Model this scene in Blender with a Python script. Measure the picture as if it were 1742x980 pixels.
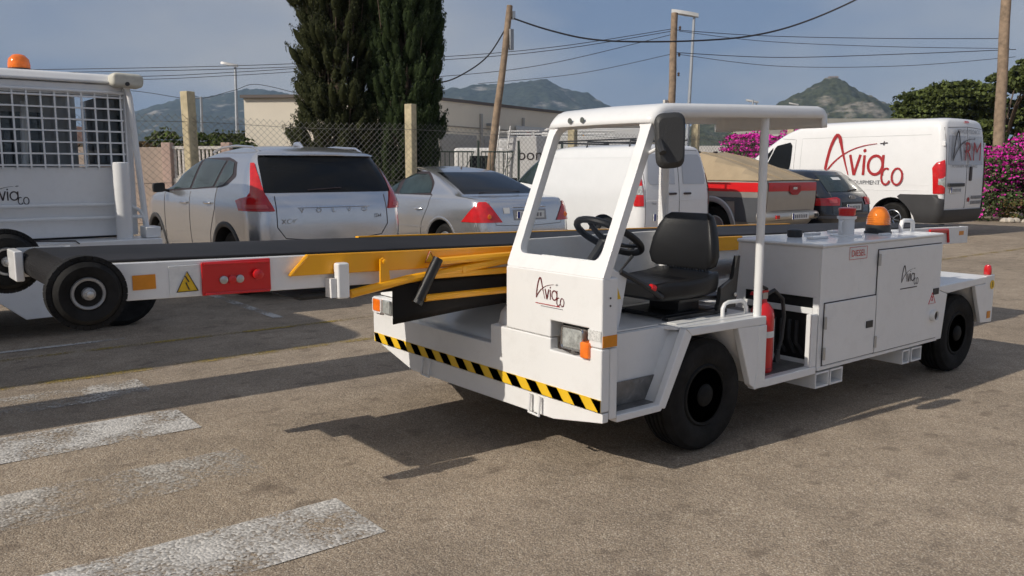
import bpy, math, random
import numpy as np
from mathutils import Vector, Matrix, noise as mnoise
R = math.radians
random.seed(7); rng = np.random.default_rng(7)
scene = bpy.context.scene
for o in list(bpy.data.objects): bpy.data.objects.remove(o)

# ------------------------------------------------------------------ camera, sky, sun, exposure
# world axes follow the parking grid: +X runs along the belt loader to its rear, +Y across the bays
cd = bpy.data.cameras.new('camera'); cam = bpy.data.objects.new('camera', cd); scene.collection.objects.link(cam)
cam.location = (-3.232, -2.567, 1.40); cam.rotation_euler = (R(90 - 7.96), 0, R(-38.18))
cd.sensor_width = 36; cd.lens = 1430 / 1742 * 36; cd.clip_start = .05; cd.clip_end = 20000
scene.camera = cam
SUN_EL = 34; SUN_AZ = 175            # azimuth of the sun, counter-clockwise from +X
sdir = Vector((math.cos(R(SUN_AZ)) * math.cos(R(SUN_EL)), math.sin(R(SUN_AZ)) * math.cos(R(SUN_EL)), math.sin(R(SUN_EL))))
sl = bpy.data.lights.new('sun', 'SUN'); sl.energy = 2.95; sl.angle = R(.5); sl.color = (1, .925, .82)
so = bpy.data.objects.new('sun', sl); scene.collection.objects.link(so); so.rotation_euler = sdir.to_track_quat('Z', 'Y').to_euler()
so.location = (-20, 5, 30)
w = bpy.data.worlds.new('World'); scene.world = w; w.use_nodes = True
nt = w.node_tree; nt.nodes.clear()
N = nt.nodes.new; L = nt.links.new
out = N('ShaderNodeOutputWorld'); bg = N('ShaderNodeBackground'); sky = N('ShaderNodeTexSky')
sky.sky_type = 'NISHITA'; sky.sun_disc = False; sky.sun_elevation = R(SUN_EL); sky.sun_rotation = R(90 - SUN_AZ)
sky.dust_density = 2.0
tc = N('ShaderNodeTexCoord'); mp = N('ShaderNodeMapping'); mp.inputs['Scale'].default_value = (1, 1, 2.6)
n1 = N('ShaderNodeTexNoise'); n1.inputs['Scale'].default_value = 2.0; n1.inputs['Detail'].default_value = 4; n1.inputs['Roughness'].default_value = .5
rp = N('ShaderNodeValToRGB'); rp.color_ramp.elements[0].position = .38; rp.color_ramp.elements[1].position = .58
rp.color_ramp.elements[0].color = (.165, .235, .385, 1); rp.color_ramp.elements[1].color = (.42, .425, .46, 1)
mulc = N('ShaderNodeMix'); mulc.data_type = 'RGBA'; mulc.blend_type = 'MULTIPLY'; mulc.inputs[0].default_value = 1
mx = N('ShaderNodeMix'); mx.data_type = 'RGBA'; mx.inputs[0].default_value = .86
L(tc.outputs['Generated'], mp.inputs['Vector']); L(mp.outputs[0], n1.inputs['Vector']); L(n1.outputs['Fac'], rp.inputs['Fac'])
mulc.inputs[7].default_value = (6.2, 6.2, 6.2, 1); L(rp.outputs['Color'], mulc.inputs[6])
L(sky.outputs[0], mx.inputs[6]); L(mulc.outputs[2], mx.inputs[7]); L(mx.outputs[2], bg.inputs[0]); L(bg.outputs[0], out.inputs[0])
bg.inputs[1].default_value = .112
vs = scene.view_settings; vs.view_transform = 'Standard'; vs.look = 'None'; vs.exposure = .33; vs.gamma = 1
scene.render.engine = 'CYCLES'
scene.cycles.max_bounces = 4; scene.cycles.diffuse_bounces = 3; scene.cycles.glossy_bounces = 2; scene.cycles.transmission_bounces = 3; scene.cycles.transparent_max_bounces = 8; scene.cycles.volume_bounces = 0; scene.cycles.use_light_tree = False
w.cycles.sampling_method = 'MANUAL'; w.cycles.sample_map_resolution = 256

# ------------------------------------------------------------------ materials
MATS = {}
def M(name, col=(.5, .5, .5), rough=.5, metal=0, coat=0, var=0, vscale=4, bump=0, bscale=60, emis=0, alpha=1, trans=0, island=0, spec=.5, dirt=0):
    if name in MATS: return MATS[name]
    m = bpy.data.materials.new(name); m.use_nodes = True; t = m.node_tree; b = t.nodes['Principled BSDF']
    b.inputs['Base Color'].default_value = (*col, 1); b.inputs['Roughness'].default_value = rough; b.inputs['Metallic'].default_value = metal
    b.inputs['Coat Weight'].default_value = coat; b.inputs['Coat Roughness'].default_value = .06; b.inputs['Specular IOR Level'].default_value = spec
    b.inputs['Transmission Weight'].default_value = trans; b.inputs['Alpha'].default_value = alpha
    tcn = t.nodes.new('ShaderNodeTexCoord')
    fac = None
    if island:
        g = t.nodes.new('ShaderNodeNewGeometry'); fac = g.outputs['Random Per Island']; var = island
    elif var:
        n = t.nodes.new('ShaderNodeTexNoise'); n.inputs['Scale'].default_value = vscale; n.inputs['Detail'].default_value = 5; n.inputs['Roughness'].default_value = .6
        t.links.new(tcn.outputs['Object'], n.inputs['Vector']); fac = n.outputs['Fac']
    if fac is not None:
        r = t.nodes.new('ShaderNodeValToRGB'); e = r.color_ramp.elements
        e[0].position, e[1].position = (.0, 1.) if island else (.3, .7)
        e[0].color = (*[c * (1 - var) for c in col], 1); e[1].color = (*[min(1, c * (1 + var)) for c in col], 1)
        t.links.new(fac, r.inputs['Fac']); t.links.new(r.outputs['Color'], b.inputs['Base Color'])
        if dirt:   # streaks of dust in the lower roughness: shape of its own
            n2 = t.nodes.new('ShaderNodeTexNoise'); n2.inputs['Scale'].default_value = 9; n2.inputs['Detail'].default_value = 8; n2.inputs['Roughness'].default_value = .7
            t.links.new(tcn.outputs['Object'], n2.inputs['Vector'])
            r2 = t.nodes.new('ShaderNodeValToRGB'); r2.color_ramp.elements[0].position = .50; r2.color_ramp.elements[1].position = .78
            mixd = t.nodes.new('ShaderNodeMix'); mixd.data_type = 'RGBA'; mixd.inputs[7].default_value = (.30, .26, .2, 1)
            mm = t.nodes.new('ShaderNodeMath'); mm.operation = 'MULTIPLY'; mm.inputs[1].default_value = dirt
            t.links.new(n2.outputs['Fac'], r2.inputs['Fac']); t.links.new(r2.outputs['Color'], mm.inputs[0]); t.links.new(mm.outputs[0], mixd.inputs[0])
            t.links.new(r.outputs['Color'], mixd.inputs[6]); t.links.new(mixd.outputs[2], b.inputs['Base Color'])
    if bump:
        n = t.nodes.new('ShaderNodeTexNoise'); n.inputs['Scale'].default_value = bscale; n.inputs['Detail'].default_value = 4
        bp = t.nodes.new('ShaderNodeBump'); bp.inputs['Strength'].default_value = bump; bp.inputs['Distance'].default_value = .01
        t.links.new(tcn.outputs['Object'], n.inputs['Vector']); t.links.new(n.outputs['Fac'], bp.inputs['Height']); t.links.new(bp.outputs[0], b.inputs['Normal'])
    if emis:
        b.inputs['Emission Color'].default_value = (*col, 1); b.inputs['Emission Strength'].default_value = emis
    MATS[name] = m; return m
WHITE = M('white_paint', (.80, .80, .79), .32, coat=.3, var=.03, vscale=1.5, dirt=.12, bump=.03, bscale=5)
WHITEB = M('white_plate', (.78, .78, .77), .4, var=.04, vscale=2, dirt=.2)
BLACKP = M('black_plastic', (.022, .022, .023), .45, var=.3, bump=.1, bscale=120)
RUBBER = M('tyre_rubber', (.015, .0145, .014), .8, var=.6, vscale=7, bump=.3, bscale=60, spec=.22)
BELT = M('belt_rubber', (.014, .0125, .0125), .62, var=.6, vscale=2.2, bump=.15, bscale=40, spec=.3)
VINYL = M('black_vinyl', (.011, .011, .012), .42, var=.2, bump=.12, bscale=260, spec=.35)
YELLOW = M('machine_yellow', (.95, .43, .006), .38, coat=.2, var=.06, vscale=3)
SIGNY = M('hazard_yellow', (.80, .50, .02), .4, var=.08)
ORANGE = M('orange_reflector', (.72, .26, .012), .3, var=.06, vscale=30)
AMBER = M('amber_lens', (.85, .17, .01), .12, coat=.6, var=.25, vscale=18, emis=.08)
REDL = M('red_lens', (.55, .012, .014), .12, coat=.7, var=.2, vscale=12)
REDP = M('red_paint', (.62, .01, .012), .3, coat=.4, var=.06)
CHROME = M('chrome', (.7, .7, .7), .15, 1)
STEEL = M('zinc_steel', (.5, .5, .5), .38, 1, var=.1)
CHECK = M('checker_plate', (.22, .215, .21), .42, .6, var=.25, vscale=16, bump=.6, bscale=45)
DARKGLASS = M('tinted_glass', (.008, .009, .010), .05, spec=.28)
GREENGLASS = M('car_glass', (.03, .045, .046), .04, spec=.45, var=.5, vscale=2)
SILVER = M('silver_paint', (.66, .66, .67), .22, .85, coat=.6, var=.02)
SILVER2 = M('silver_sedan_paint', (.64, .64, .65), .22, .85, coat=.6, var=.02)
NAVY = M('dark_car_paint', (.012, .014, .02), .22, coat=.8)
VANW = M('van_white_paint', (.80, .80, .80), .28, coat=.5, var=.02, dirt=.05)
PICKSILV = M('pickup_beige_paint', (.42, .39, .35), .35, .55, coat=.4, var=.05)
CLADG = M('grey_cladding', (.07, .075, .085), .5, var=.1)
PLASTG = M('dark_grey_plastic', (.04, .04, .042), .55, var=.1)
PLATE = M('plate_white', (.75, .75, .73), .4, var=.08, vscale=30)
CANVAS = M('beige_canvas', (.36, .28, .18), .85, var=.12, vscale=3, bump=.25, bscale=14)
LOGOR = M('logo_red', (.36, .015, .02), .45)
LOGOK = M('logo_black', (.03, .02, .022), .45)
INKG = M('ink_grey', (.22, .22, .23), .5)
LAMPG = M('lamp_glass', (.50, .52, .50), .10, .3, coat=.7, var=.45, vscale=28, bump=.5, bscale=60)
CONC = M('fence_concrete', (.47, .40, .26), .9, var=.22, vscale=9, bump=.4, bscale=40)
WIREM = M('fence_wire', (.20, .19, .17), .6, .4)
WOOD = M('pole_wood', (.26, .19, .13), .9, var=.35, vscale=6, bump=.5, bscale=25)
CABLE = M('cable_black', (.02, .02, .022), .6)
GALV = M('galvanised', (.36, .38, .40), .5, .5, var=.1)
CLEAR = None
def clear_mat():
    m = bpy.data.materials.new('clear_pane'); m.use_nodes = True; t = m.node_tree; t.nodes.clear()
    o = t.nodes.new('ShaderNodeOutputMaterial'); a = t.nodes.new('ShaderNodeBsdfTransparent'); g = t.nodes.new('ShaderNodeBsdfGlossy'); f = t.nodes.new('ShaderNodeFresnel'); f.inputs[0].default_value = 1.35
    x = t.nodes.new('ShaderNodeMixShader'); g.inputs['Roughness'].default_value = .02; a.inputs[0].default_value = (.95, .96, .96, 1)
    x.inputs[0].default_value = .03; t.links.new(a.outputs[0], x.inputs[1]); t.links.new(g.outputs[0], x.inputs[2]); t.links.new(x.outputs[0], o.inputs[0])
    return m
CLEAR = clear_mat()

# ------------------------------------------------------------------ mesh helpers
COL = scene.collection
class MB:
    def __init__(s): s.v = []; s.f = []; s.m = []
    def add(s, vs, fs, mi=0):
        b = len(s.v); s.v += [tuple(p) for p in vs]; s.f += [tuple(b + i for i in f) for f in fs]; s.m += [mi] * len(fs); return s
    def box(s, x0, x1, y0, y1, z0, z1, mi=0):
        v = [(x, y, z) for z in (z0, z1) for y in (y0, y1) for x in (x0, x1)]
        return s.add(v, [(0, 2, 3, 1), (4, 5, 7, 6), (0, 1, 5, 4), (2, 6, 7, 3), (0, 4, 6, 2), (1, 3, 7, 5)], mi)
    def prism(s, poly, ax, a, b, mi=0):
        """poly in the two other axes: ax 'x' -> (y,z), 'y' -> (x,z), 'z' -> (x,y)"""
        def P(p, t): return {'x': (t, p[0], p[1]), 'y': (p[0], t, p[1]), 'z': (p[0], p[1], t)}[ax]
        n = len(poly); v = [P(p, a) for p in poly] + [P(p, b) for p in poly]
        f = [tuple(range(n))[::-1], tuple(range(n, 2 * n))] + [(i, (i + 1) % n, n + (i + 1) % n, n + i) for i in range(n)]
        area = sum(poly[i][0] * poly[(i + 1) % n][1] - poly[(i + 1) % n][0] * poly[i][1] for i in range(n))
        flip = (area < 0) ^ (b < a) ^ (ax == 'y')
        if flip: f = [q[::-1] for q in f]
        return s.add(v, f, mi)
    def tube(s, pts, r, n=10, mi=0, closed=False, flat=1.0):
        pts = [Vector(p) for p in pts]; k = len(pts); rr = r if isinstance(r, (list, tuple)) else [r] * k
        tans = []
        for i in range(k):
            a = pts[(i - 1) % k] if (closed or i > 0) else pts[i]; b = pts[(i + 1) % k] if (closed or i < k - 1) else pts[i]
            t = (b - a); t.normalize() if t.length > 1e-9 else None; tans.append(t)
        up = Vector((0, 0, 1)) if abs(tans[0].z) < .9 else Vector((1, 0, 0))
        nx = tans[0].cross(up).normalized(); vs = []
        for i in range(k):
            if i: 
                q = tans[i - 1].rotation_difference(tans[i]); nx = q @ nx
            ny = tans[i].cross(nx)
            for j in range(n):
                a = 2 * math.pi * j / n; vs.append(pts[i] + (nx * math.cos(a) + ny * math.sin(a) * flat) * rr[i])
        fs = []
        for i in range(k if closed else k - 1):
            for j in range(n):
                a = i * n + j; b = i * n + (j + 1) % n; c = ((i + 1) % k) * n + (j + 1) % n; d = ((i + 1) % k) * n + j; fs.append((a, b, c, d))
        if not closed: fs += [tuple(range(n))[::-1], tuple((k - 1) * n + j for j in range(n))]
        return s.add(vs, fs, mi)
    def lathe(s, prof, org, axis='z', n=24, mi=0, mis=None):
        """prof: [(radius, height)] about org along axis"""
        o = Vector(org); vs = []
        for r, h in prof:
            for j in range(n):
                a = 2 * math.pi * j / n; c, d = r * math.cos(a), r * math.sin(a)
                vs.append(o + Vector({'z': (c, d, h), 'y': (d, h, c), 'x': (h, c, d)}[axis]))
        k = len(prof); b = len(s.v); s.v += [tuple(p) for p in vs]
        for i in range(k - 1):
            for j in range(n):
                s.f.append((b + i * n + j, b + i * n + (j + 1) % n, b + (i + 1) * n + (j + 1) % n, b + (i + 1) * n + j)); s.m.append(mis[i] if mis else mi)
        s.f.append(tuple(b + j for j in range(n))[::-1]); s.m.append(mis[0] if mis else mi)
        s.f.append(tuple(b + (k - 1) * n + j for j in range(n))); s.m.append(mis[-1] if mis else mi)
        return s
    def sheet(s, grid, mi=0, closed_u=False):
        n = len(grid); m = len(grid[0]); v = [p for r in grid for p in r]
        f = [(i * m + j, i * m + (j + 1) % m, (i + 1) * m + (j + 1) % m, (i + 1) * m + j) for i in range(n - 1) for j in range(m if closed_u else m - 1)]
        return s.add(v, f, mi)
    def build(s, name, mats, parent=None, bevel=0, seg=2, smooth=35, solid=0, loc=None, mat4=None, soff=-1):
        me = bpy.data.meshes.new(name); me.from_pydata(s.v, [], s.f)
        if not isinstance(mats, (list, tuple)): mats = [mats]
        for m in mats: me.materials.append(m)
        if len(mats) > 1: me.polygons.foreach_set('material_index', s.m)
        if smooth and not (bevel and False):
            me.shade_smooth(); me.set_sharp_from_angle(angle=R(smooth))
        me.update()
        return place(name, me, parent, bevel, seg, solid, loc, mat4, soff)
def place(name, me, parent=None, bevel=0, seg=2, solid=0, loc=None, mat4=None, soff=-1):
    o = bpy.data.objects.new(name, me); COL.objects.link(o)
    if parent: o.parent = parent
    if mat4 is not None: o.matrix_local = mat4
    if loc is not None: o.location = loc
    if solid:
        md = o.modifiers.new('solid', 'SOLIDIFY'); md.thickness = solid; md.offset = soff
    if bevel:
        md = o.modifiers.new('bevel', 'BEVEL'); md.width = bevel; md.segments = seg; md.limit_method = 'ANGLE'; md.angle_limit = R(30); md.harden_normals = True
    return o
def tag(o, label, cat=None, group=None, kind=None):
    if label: o['label'] = label
    if cat: o['category'] = cat
    if group: o['group'] = group
    if kind: o['kind'] = kind
    return o
def thing(name, label, cat, loc=(0, 0, 0), rz=0, group=None):
    o = bpy.data.objects.new(name, None); COL.objects.link(o); o.location = loc; o.rotation_euler = (0, 0, rz); o.empty_display_size = .2
    return tag(o, label, cat, group)
def struct(name, mb, mat, label=None, **k):
    o = mb.build(name, mat, **k); o['kind'] = 'structure'
    if label: o['label'] = label
    return o
def rpoly(pts, r, k=4):
    """rounded polygon"""
    n = len(pts); res = []
    rs = r if isinstance(r, (list, tuple)) else [r] * n
    for i in range(n):
        p = Vector(pts[i]); a = Vector(pts[i - 1]) - p; b = Vector(pts[(i + 1) % n]) - p; la, lb = a.length, b.length; a.normalize(); b.normalize()
        ang = a.angle(b); d = min(rs[i] / max(math.tan(ang / 2), 1e-3), la * .49, lb * .49)
        p0, p2 = p + a * d, p + b * d
        for j in range(k + 1):
            t = j / k; res.append(tuple((1 - t) ** 2 * p0 + 2 * t * (1 - t) * p + t * t * p2))
    return res
def lerp(a, b, t): return a + (b - a) * t
def copy_tree(o, parent=None):
    c = o.copy(); COL.objects.link(c)
    if parent: c.parent = parent
    for ch in list(o.children): copy_tree(ch, c)
    return c
def text_mb(s, size, align='LEFT', shear=0, space=1.0):
    cu = bpy.data.curves.new('t', 'FONT'); cu.body = s; cu.size = size; cu.align_x = align; cu.shear = shear; cu.space_character = space; cu.resolution_u = 3
    ob = bpy.data.objects.new('t', cu); me = bpy.data.meshes.new_from_object(ob)
    b = MB(); b.v = [tuple(v.co) for v in me.vertices]; b.f = [tuple(p.vertices) for p in me.polygons]; b.m = [0] * len(b.f)
    bpy.data.objects.remove(ob); bpy.data.curves.remove(cu); bpy.data.meshes.remove(me)
    return b
def plane_mat(origin, right, up):
    r = Vector(right).normalized(); u = Vector(up).normalized(); n = r.cross(u)
    m = Matrix.Identity(4)
    for i in range(3): m[i][0], m[i][1], m[i][2], m[i][3] = r[i], u[i], n[i], origin[i]
    return m
def ribbon(b, pts, w, mi=0, z=0):
    """flat stroke through 2D pts, w = width or list"""
    n = len(pts); ww = w if isinstance(w, (list, tuple)) else [w] * n
    if len(ww) != n: ww = [lerp(ww[0], ww[-1], i / (n - 1)) for i in range(n)]
    g = []
    for i in range(n):
        a = Vector(pts[max(0, i - 1)]); c = Vector(pts[min(n - 1, i + 1)]); t = (c - a).normalized(); nn = Vector((-t.y, t.x)) * ww[i] / 2; p = Vector(pts[i])
        g.append([(*(p - nn), z), (*(p + nn), z)])
    b.sheet(g, mi)
def qbez(p0, p1, p2, n=10):
    return [tuple((1 - t) ** 2 * Vector(p0) + 2 * t * (1 - t) * Vector(p1) + t * t * Vector(p2)) for t in [i / n for i in range(n + 1)]]
def arc(cx, cy, rx, ry, a0, a1, n=14):
    return [(cx + rx * math.cos(R(lerp(a0, a1, i / n))), cy + ry * math.sin(R(lerp(a0, a1, i / n)))) for i in range(n + 1)]
def logo(parent, m4, size, mats, name='logo', tagline=None, company=True):
    """company emblem: long-legged A with a rising swoosh, 'via' and a small slanted 'co' below"""
    b = MB(); s = size; S = lambda P: [(x * s, y * s) for x, y in P]
    ribbon(b, S(qbez((0, 0), (.06, .52), (.17, .62), 8) + qbez((.17, .62), (.22, .62), (.245, .50), 5)[1:]), [.012 * s] + [.05 * s] * 8 + [.055 * s] * 5, 0, 0)
    ribbon(b, S(qbez((.23, .56), (.32, .24), (.41, 0.0), 8)), [.05 * s, .016 * s], 0, .0004)
    ribbon(b, S(qbez((0, 0), (.26, .44), (.84, .47), 14)), [.034 * s, .008 * s], 0, .0008)
    ribbon(b, S([(.89, .47), (1.0, .48)]), .014 * s, 1, 0); ribbon(b, S([(.95, .505), (.945, .445)]), .014 * s, 1, .0004)
    if company:
        ribbon(b, S([(.42, .31), (.505, .0)]), .042 * s, 0, .0012); ribbon(b, S([(.505, .0), (.59, .31)]), .042 * s, 0, .0016)
        ribbon(b, S([(.655, .0), (.655, .30)]), .042 * s, 0, 0); ribbon(b, S(arc(.655, .37, .014, .014, 0, 360, 8)), .028 * s, 0, 0)
        ribbon(b, S(arc(.84, .15, .115, .14, 0, 360, 20)), .042 * s, 0, 0); ribbon(b, S([(.955, .30), (.955, .0)]), .042 * s, 0, .0004)
        ribbon(b, S(arc(1.02, -.02, .07, .12, 60, 330, 12)), .03 * s, 0, .0008); ribbon(b, S(arc(1.19, -.02, .08, .12, 0, 360, 16)), .03 * s, 0, .0008)
    o = b.build(name, mats, parent, mat4=m4, smooth=0)
    if tagline:
        t = text_mb(tagline[0], tagline[1] * s); t.build('lettering', tagline[2] if len(tagline) > 2 else LOGOK, parent, mat4=m4 @ Matrix.Translation((tagline[3] if len(tagline) > 3 else 0, -.14 * s, 0)), smooth=0)
    return o
def text(parent, s, size, m4, mat, align='LEFT', name='lettering', **k):
    return text_mb(s, size, align, **k).build(name, mat, parent, mat4=m4, smooth=0)
def flip(mb):
    mb.f = [f[::-1] for f in mb.f]; return mb

# ------------------------------------------------------------------ the setting: ground, markings, hills, haze
def ground_mat():
    m = bpy.data.materials.new('asphalt'); m.use_nodes = True; t = m.node_tree; b = t.nodes['Principled BSDF']; ln = t.links.new; nn = t.nodes.new
    tcn = nn('ShaderNodeTexCoord')
    def noise_(sc, det=6, ro=.6, stretch=None):
        n = nn('ShaderNodeTexNoise'); n.inputs['Scale'].default_value = sc; n.inputs['Detail'].default_value = det; n.inputs['Roughness'].default_value = ro
        if stretch:
            mp_ = nn('ShaderNodeMapping'); mp_.inputs['Scale'].default_value = stretch; ln(tcn.outputs['Object'], mp_.inputs[0]); ln(mp_.outputs[0], n.inputs[0])
        else: ln(tcn.outputs['Object'], n.inputs[0])
        return n.outputs['Fac']
    def ramp(f, stops):
        r = nn('ShaderNodeValToRGB'); e = r.color_ramp.elements
        while len(e) < len(stops): e.new(.5)
        for q, (p, c) in zip(e, stops): q.position = p; q.color = (*c, 1) if isinstance(c, tuple) else (c, c, c, 1)
        ln(f, r.inputs['Fac']); return r.outputs['Color']
    def mixc(f, a, c, mode='MIX'):
        x = nn('ShaderNodeMix'); x.data_type = 'RGBA'; x.blend_type = mode
        if isinstance(f, float): x.inputs[0].default_value = f
        else: ln(f, x.inputs[0])
        for i, q in ((6, a), (7, c)):
            if isinstance(q, tuple): x.inputs[i].default_value = (*q, 1)
            else: ln(q, x.inputs[i])
        return x.outputs[2]
    vo = nn('ShaderNodeTexVoronoi'); vo.inputs['Scale'].default_value = 150; ln(tcn.outputs['Object'], vo.inputs['Vector'])
    vr = nn('ShaderNodeSeparateColor'); ln(vo.outputs['Color'], vr.inputs[0])
    stone = ramp(vr.outputs[0], [(0, (.33, .26, .186)), (.45, (.42, .339, .245)), (.8, (.49, .405, .305)), (1, (.62, .54, .43))])
    stone = mixc(ramp(vo.outputs['Distance'], [(.35, 0.), (.75, 1.)]), stone, (.25, .198, .15))
    big = ramp(noise_(.45, 4), [(.3, .74), (.7, 1.16)])
    c = mixc(1., stone, big, 'MULTIPLY')
    c = mixc(1., c, ramp(noise_(3.2, 6, .7), [(.3, .80), (.7, 1.14)]), 'MULTIPLY')
    spots = ramp(noise_(2.3, 3, .5, (1.0, 1.6, 1)), [(.62, 0.), (.72, .42)])           # old oil stains
    c = mixc(spots, c, (.13, .10, .078))
    spots2 = ramp(noise_(4.6, 2, .5, (1.0, 1.5, 1)), [(.61, 0.), (.70, .5)])
    c = mixc(spots2, c, (.15, .115, .085))
    ln(c, b.inputs['Base Color']); b.inputs['Roughness'].default_value = .88; b.inputs['Specular IOR Level'].default_value = .25
    bp = nn('ShaderNodeBump'); bp.inputs['Strength'].default_value = .45; bp.inputs['Distance'].default_value = .006; bp.invert = True
    ln(vo.outputs['Distance'], bp.inputs['Height'])
    bp2 = nn('ShaderNodeBump'); bp2.inputs['Strength'].default_value = .4; bp2.inputs['Distance'].default_value = .02
    ln(noise_(22, 4), bp2.inputs['Height']); ln(bp.outputs[0], bp2.inputs['Normal']); ln(bp2.outputs[0], b.inputs['Normal'])
    return m
ASPH = ground_mat()
def worn_paint(name, col, lo, hi, scale=3):
    m = bpy.data.materials.new(name); m.use_nodes = True; t = m.node_tree; b = t.nodes['Principled BSDF']; ln = t.links.new; nn = t.nodes.new
    b.inputs['Roughness'].default_value = .85
    tcn = nn('ShaderNodeTexCoord')
    vo = nn('ShaderNodeTexVoronoi'); vo.inputs['Scale'].default_value = 85; ln(tcn.outputs['Object'], vo.inputs['Vector'])
    sep = nn('ShaderNodeSeparateColor'); ln(vo.outputs['Color'], sep.inputs[0])
    n = nn('ShaderNodeTexNoise'); n.inputs['Scale'].default_value = scale; n.inputs['Detail'].default_value = 6; ln(tcn.outputs['Object'], n.inputs[0])
    ad = nn('ShaderNodeMath'); ad.operation = 'MULTIPLY_ADD'; ad.inputs[1].default_value = .24; ln(sep.outputs[1], ad.inputs[0]); ln(n.outputs['Fac'], ad.inputs[2])
    r = nn('ShaderNodeValToRGB'); r.color_ramp.elements[0].position = lo; r.color_ramp.elements[1].position = hi; ln(ad.outputs[0], r.inputs[0]); ln(r.outputs[0], b.inputs['Alpha'])
    r2 = nn('ShaderNodeValToRGB'); r2.color_ramp.elements[0].color = (*[c * .72 for c in col], 1); r2.color_ramp.elements[1].color = (*col, 1); ln(sep.outputs[0], r2.inputs[0]); ln(r2.outputs[0], b.inputs['Base Color'])
    bp = nn('ShaderNodeBump'); bp.inputs['Strength'].default_value = .6; bp.inputs['Distance'].default_value = .006; bp.invert = True; ln(vo.outputs['Distance'], bp.inputs['Height']); ln(bp.outputs[0], b.inputs['Normal'])
    return m
PAINTW = worn_paint('worn_white_marking', (.66, .63, .58), .46, .72)
PAINTW2 = worn_paint('faded_white_marking', (.60, .56, .50), .55, .82)
PAINTY = worn_paint('worn_yellow_marking', (.42, .30, .06), .52, .85)
def fine_grid(x0, x1, y0, y1, z):
    return MB().add([(x0, y0, z), (x1, y0, z), (x1, y1, z), (x0, y1, z)], [(0, 1, 2, 3)])
struct('ground', fine_grid(-6000, 6000, -6000, 6000, 0), ASPH, 'tan sunlit asphalt of the yard', smooth=0)
def marking(name, x0, x1, y0, y1, mat, label, skew=0.0):
    o = MB().add([(x0, y0, .004), (x1, y0, .004), (x1 + skew, y1, .004), (x0 + skew, y1, .004)], [(0, 1, 2, 3)]).build(name, mat, smooth=0)
    tag(o, label, None, None, 'structure')
marking('crosswalk_stripe', -4.9, -1.69, .19, .62, PAINTW, 'nearest worn white crossing stripe')
marking('crosswalk_stripe', -4.9, -1.79, 1.12, 1.54, PAINTW2, 'very faded crossing stripe, second from the front')
marking('crosswalk_stripe', -4.9, -1.81, 2.00, 2.46, PAINTW, 'white crossing stripe, third from the front')
marking('crosswalk_stripe', -4.9, -1.8, 2.92, 3.36, PAINTW2, 'farthest crossing stripe, partly in shade')
marking('yellow_line', -9, 30, 3.58, 3.68, PAINTY, 'faded yellow line running along the yard')
marking('yellow_line', -9, 6, 4.52, 4.6, PAINTY, 'fainter yellow line nearer the parked cars')
for i, x in enumerate((-.13, 2.55, 5.85, 8.6, 11.0, 13.5)):
    marking('bay_line', x, x + .1, 5.05, 9.8, PAINTW, 'white parking bay line number %d from the left' % (i + 1))
marking('bay_line', -2.6, -1.5, 4.86, 4.93, PAINTW, 'short white line under the left vehicle')

def hill_mat(name, green, rock, lo, hi, sc):
    m = bpy.data.materials.new(name); m.use_nodes = True; t = m.node_tree; b = t.nodes['Principled BSDF']; ln = t.links.new; nn = t.nodes.new
    tcn = nn('ShaderNodeTexCoord'); b.inputs['Roughness'].default_value = 1; b.inputs['Specular IOR Level'].default_value = .1
    n = nn('ShaderNodeTexNoise'); n.inputs['Scale'].default_value = sc; n.inputs['Detail'].default_value = 9; n.inputs['Roughness'].default_value = .68
    mp_ = nn('ShaderNodeMapping'); mp_.inputs['Scale'].default_value = (1, 1, 3.5); ln(tcn.outputs['Object'], mp_.inputs[0]); ln(mp_.outputs[0], n.inputs[0])
    n2 = nn('ShaderNodeTexNoise'); n2.inputs['Scale'].default_value = sc * 7; n2.inputs['Detail'].default_value = 6; ln(tcn.outputs['Object'], n2.inputs[0])
    r2 = nn('ShaderNodeValToRGB'); r2.color_ramp.elements[0].position = .35; r2.color_ramp.elements[1].position = .65
    r2.color_ramp.elements[0].color = (*[c * .55 for c in green], 1); r2.color_ramp.elements[1].color = (*[c * 1.5 for c in green], 1); ln(n2.outputs['Fac'], r2.inputs[0])
    r = nn('ShaderNodeValToRGB'); r.color_ramp.elements[0].position = lo; r.color_ramp.elements[1].position = hi; ln(n.outputs['Fac'], r.inputs[0])
    x = nn('ShaderNodeMix'); x.data_type = 'RGBA'; ln(r.outputs[0], x.inputs[0]); ln(r2.outputs[0], x.inputs[6]); x.inputs[7].default_value = (*rock, 1); ln(x.outputs[2], b.inputs['Base Color'])
    return m
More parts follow.
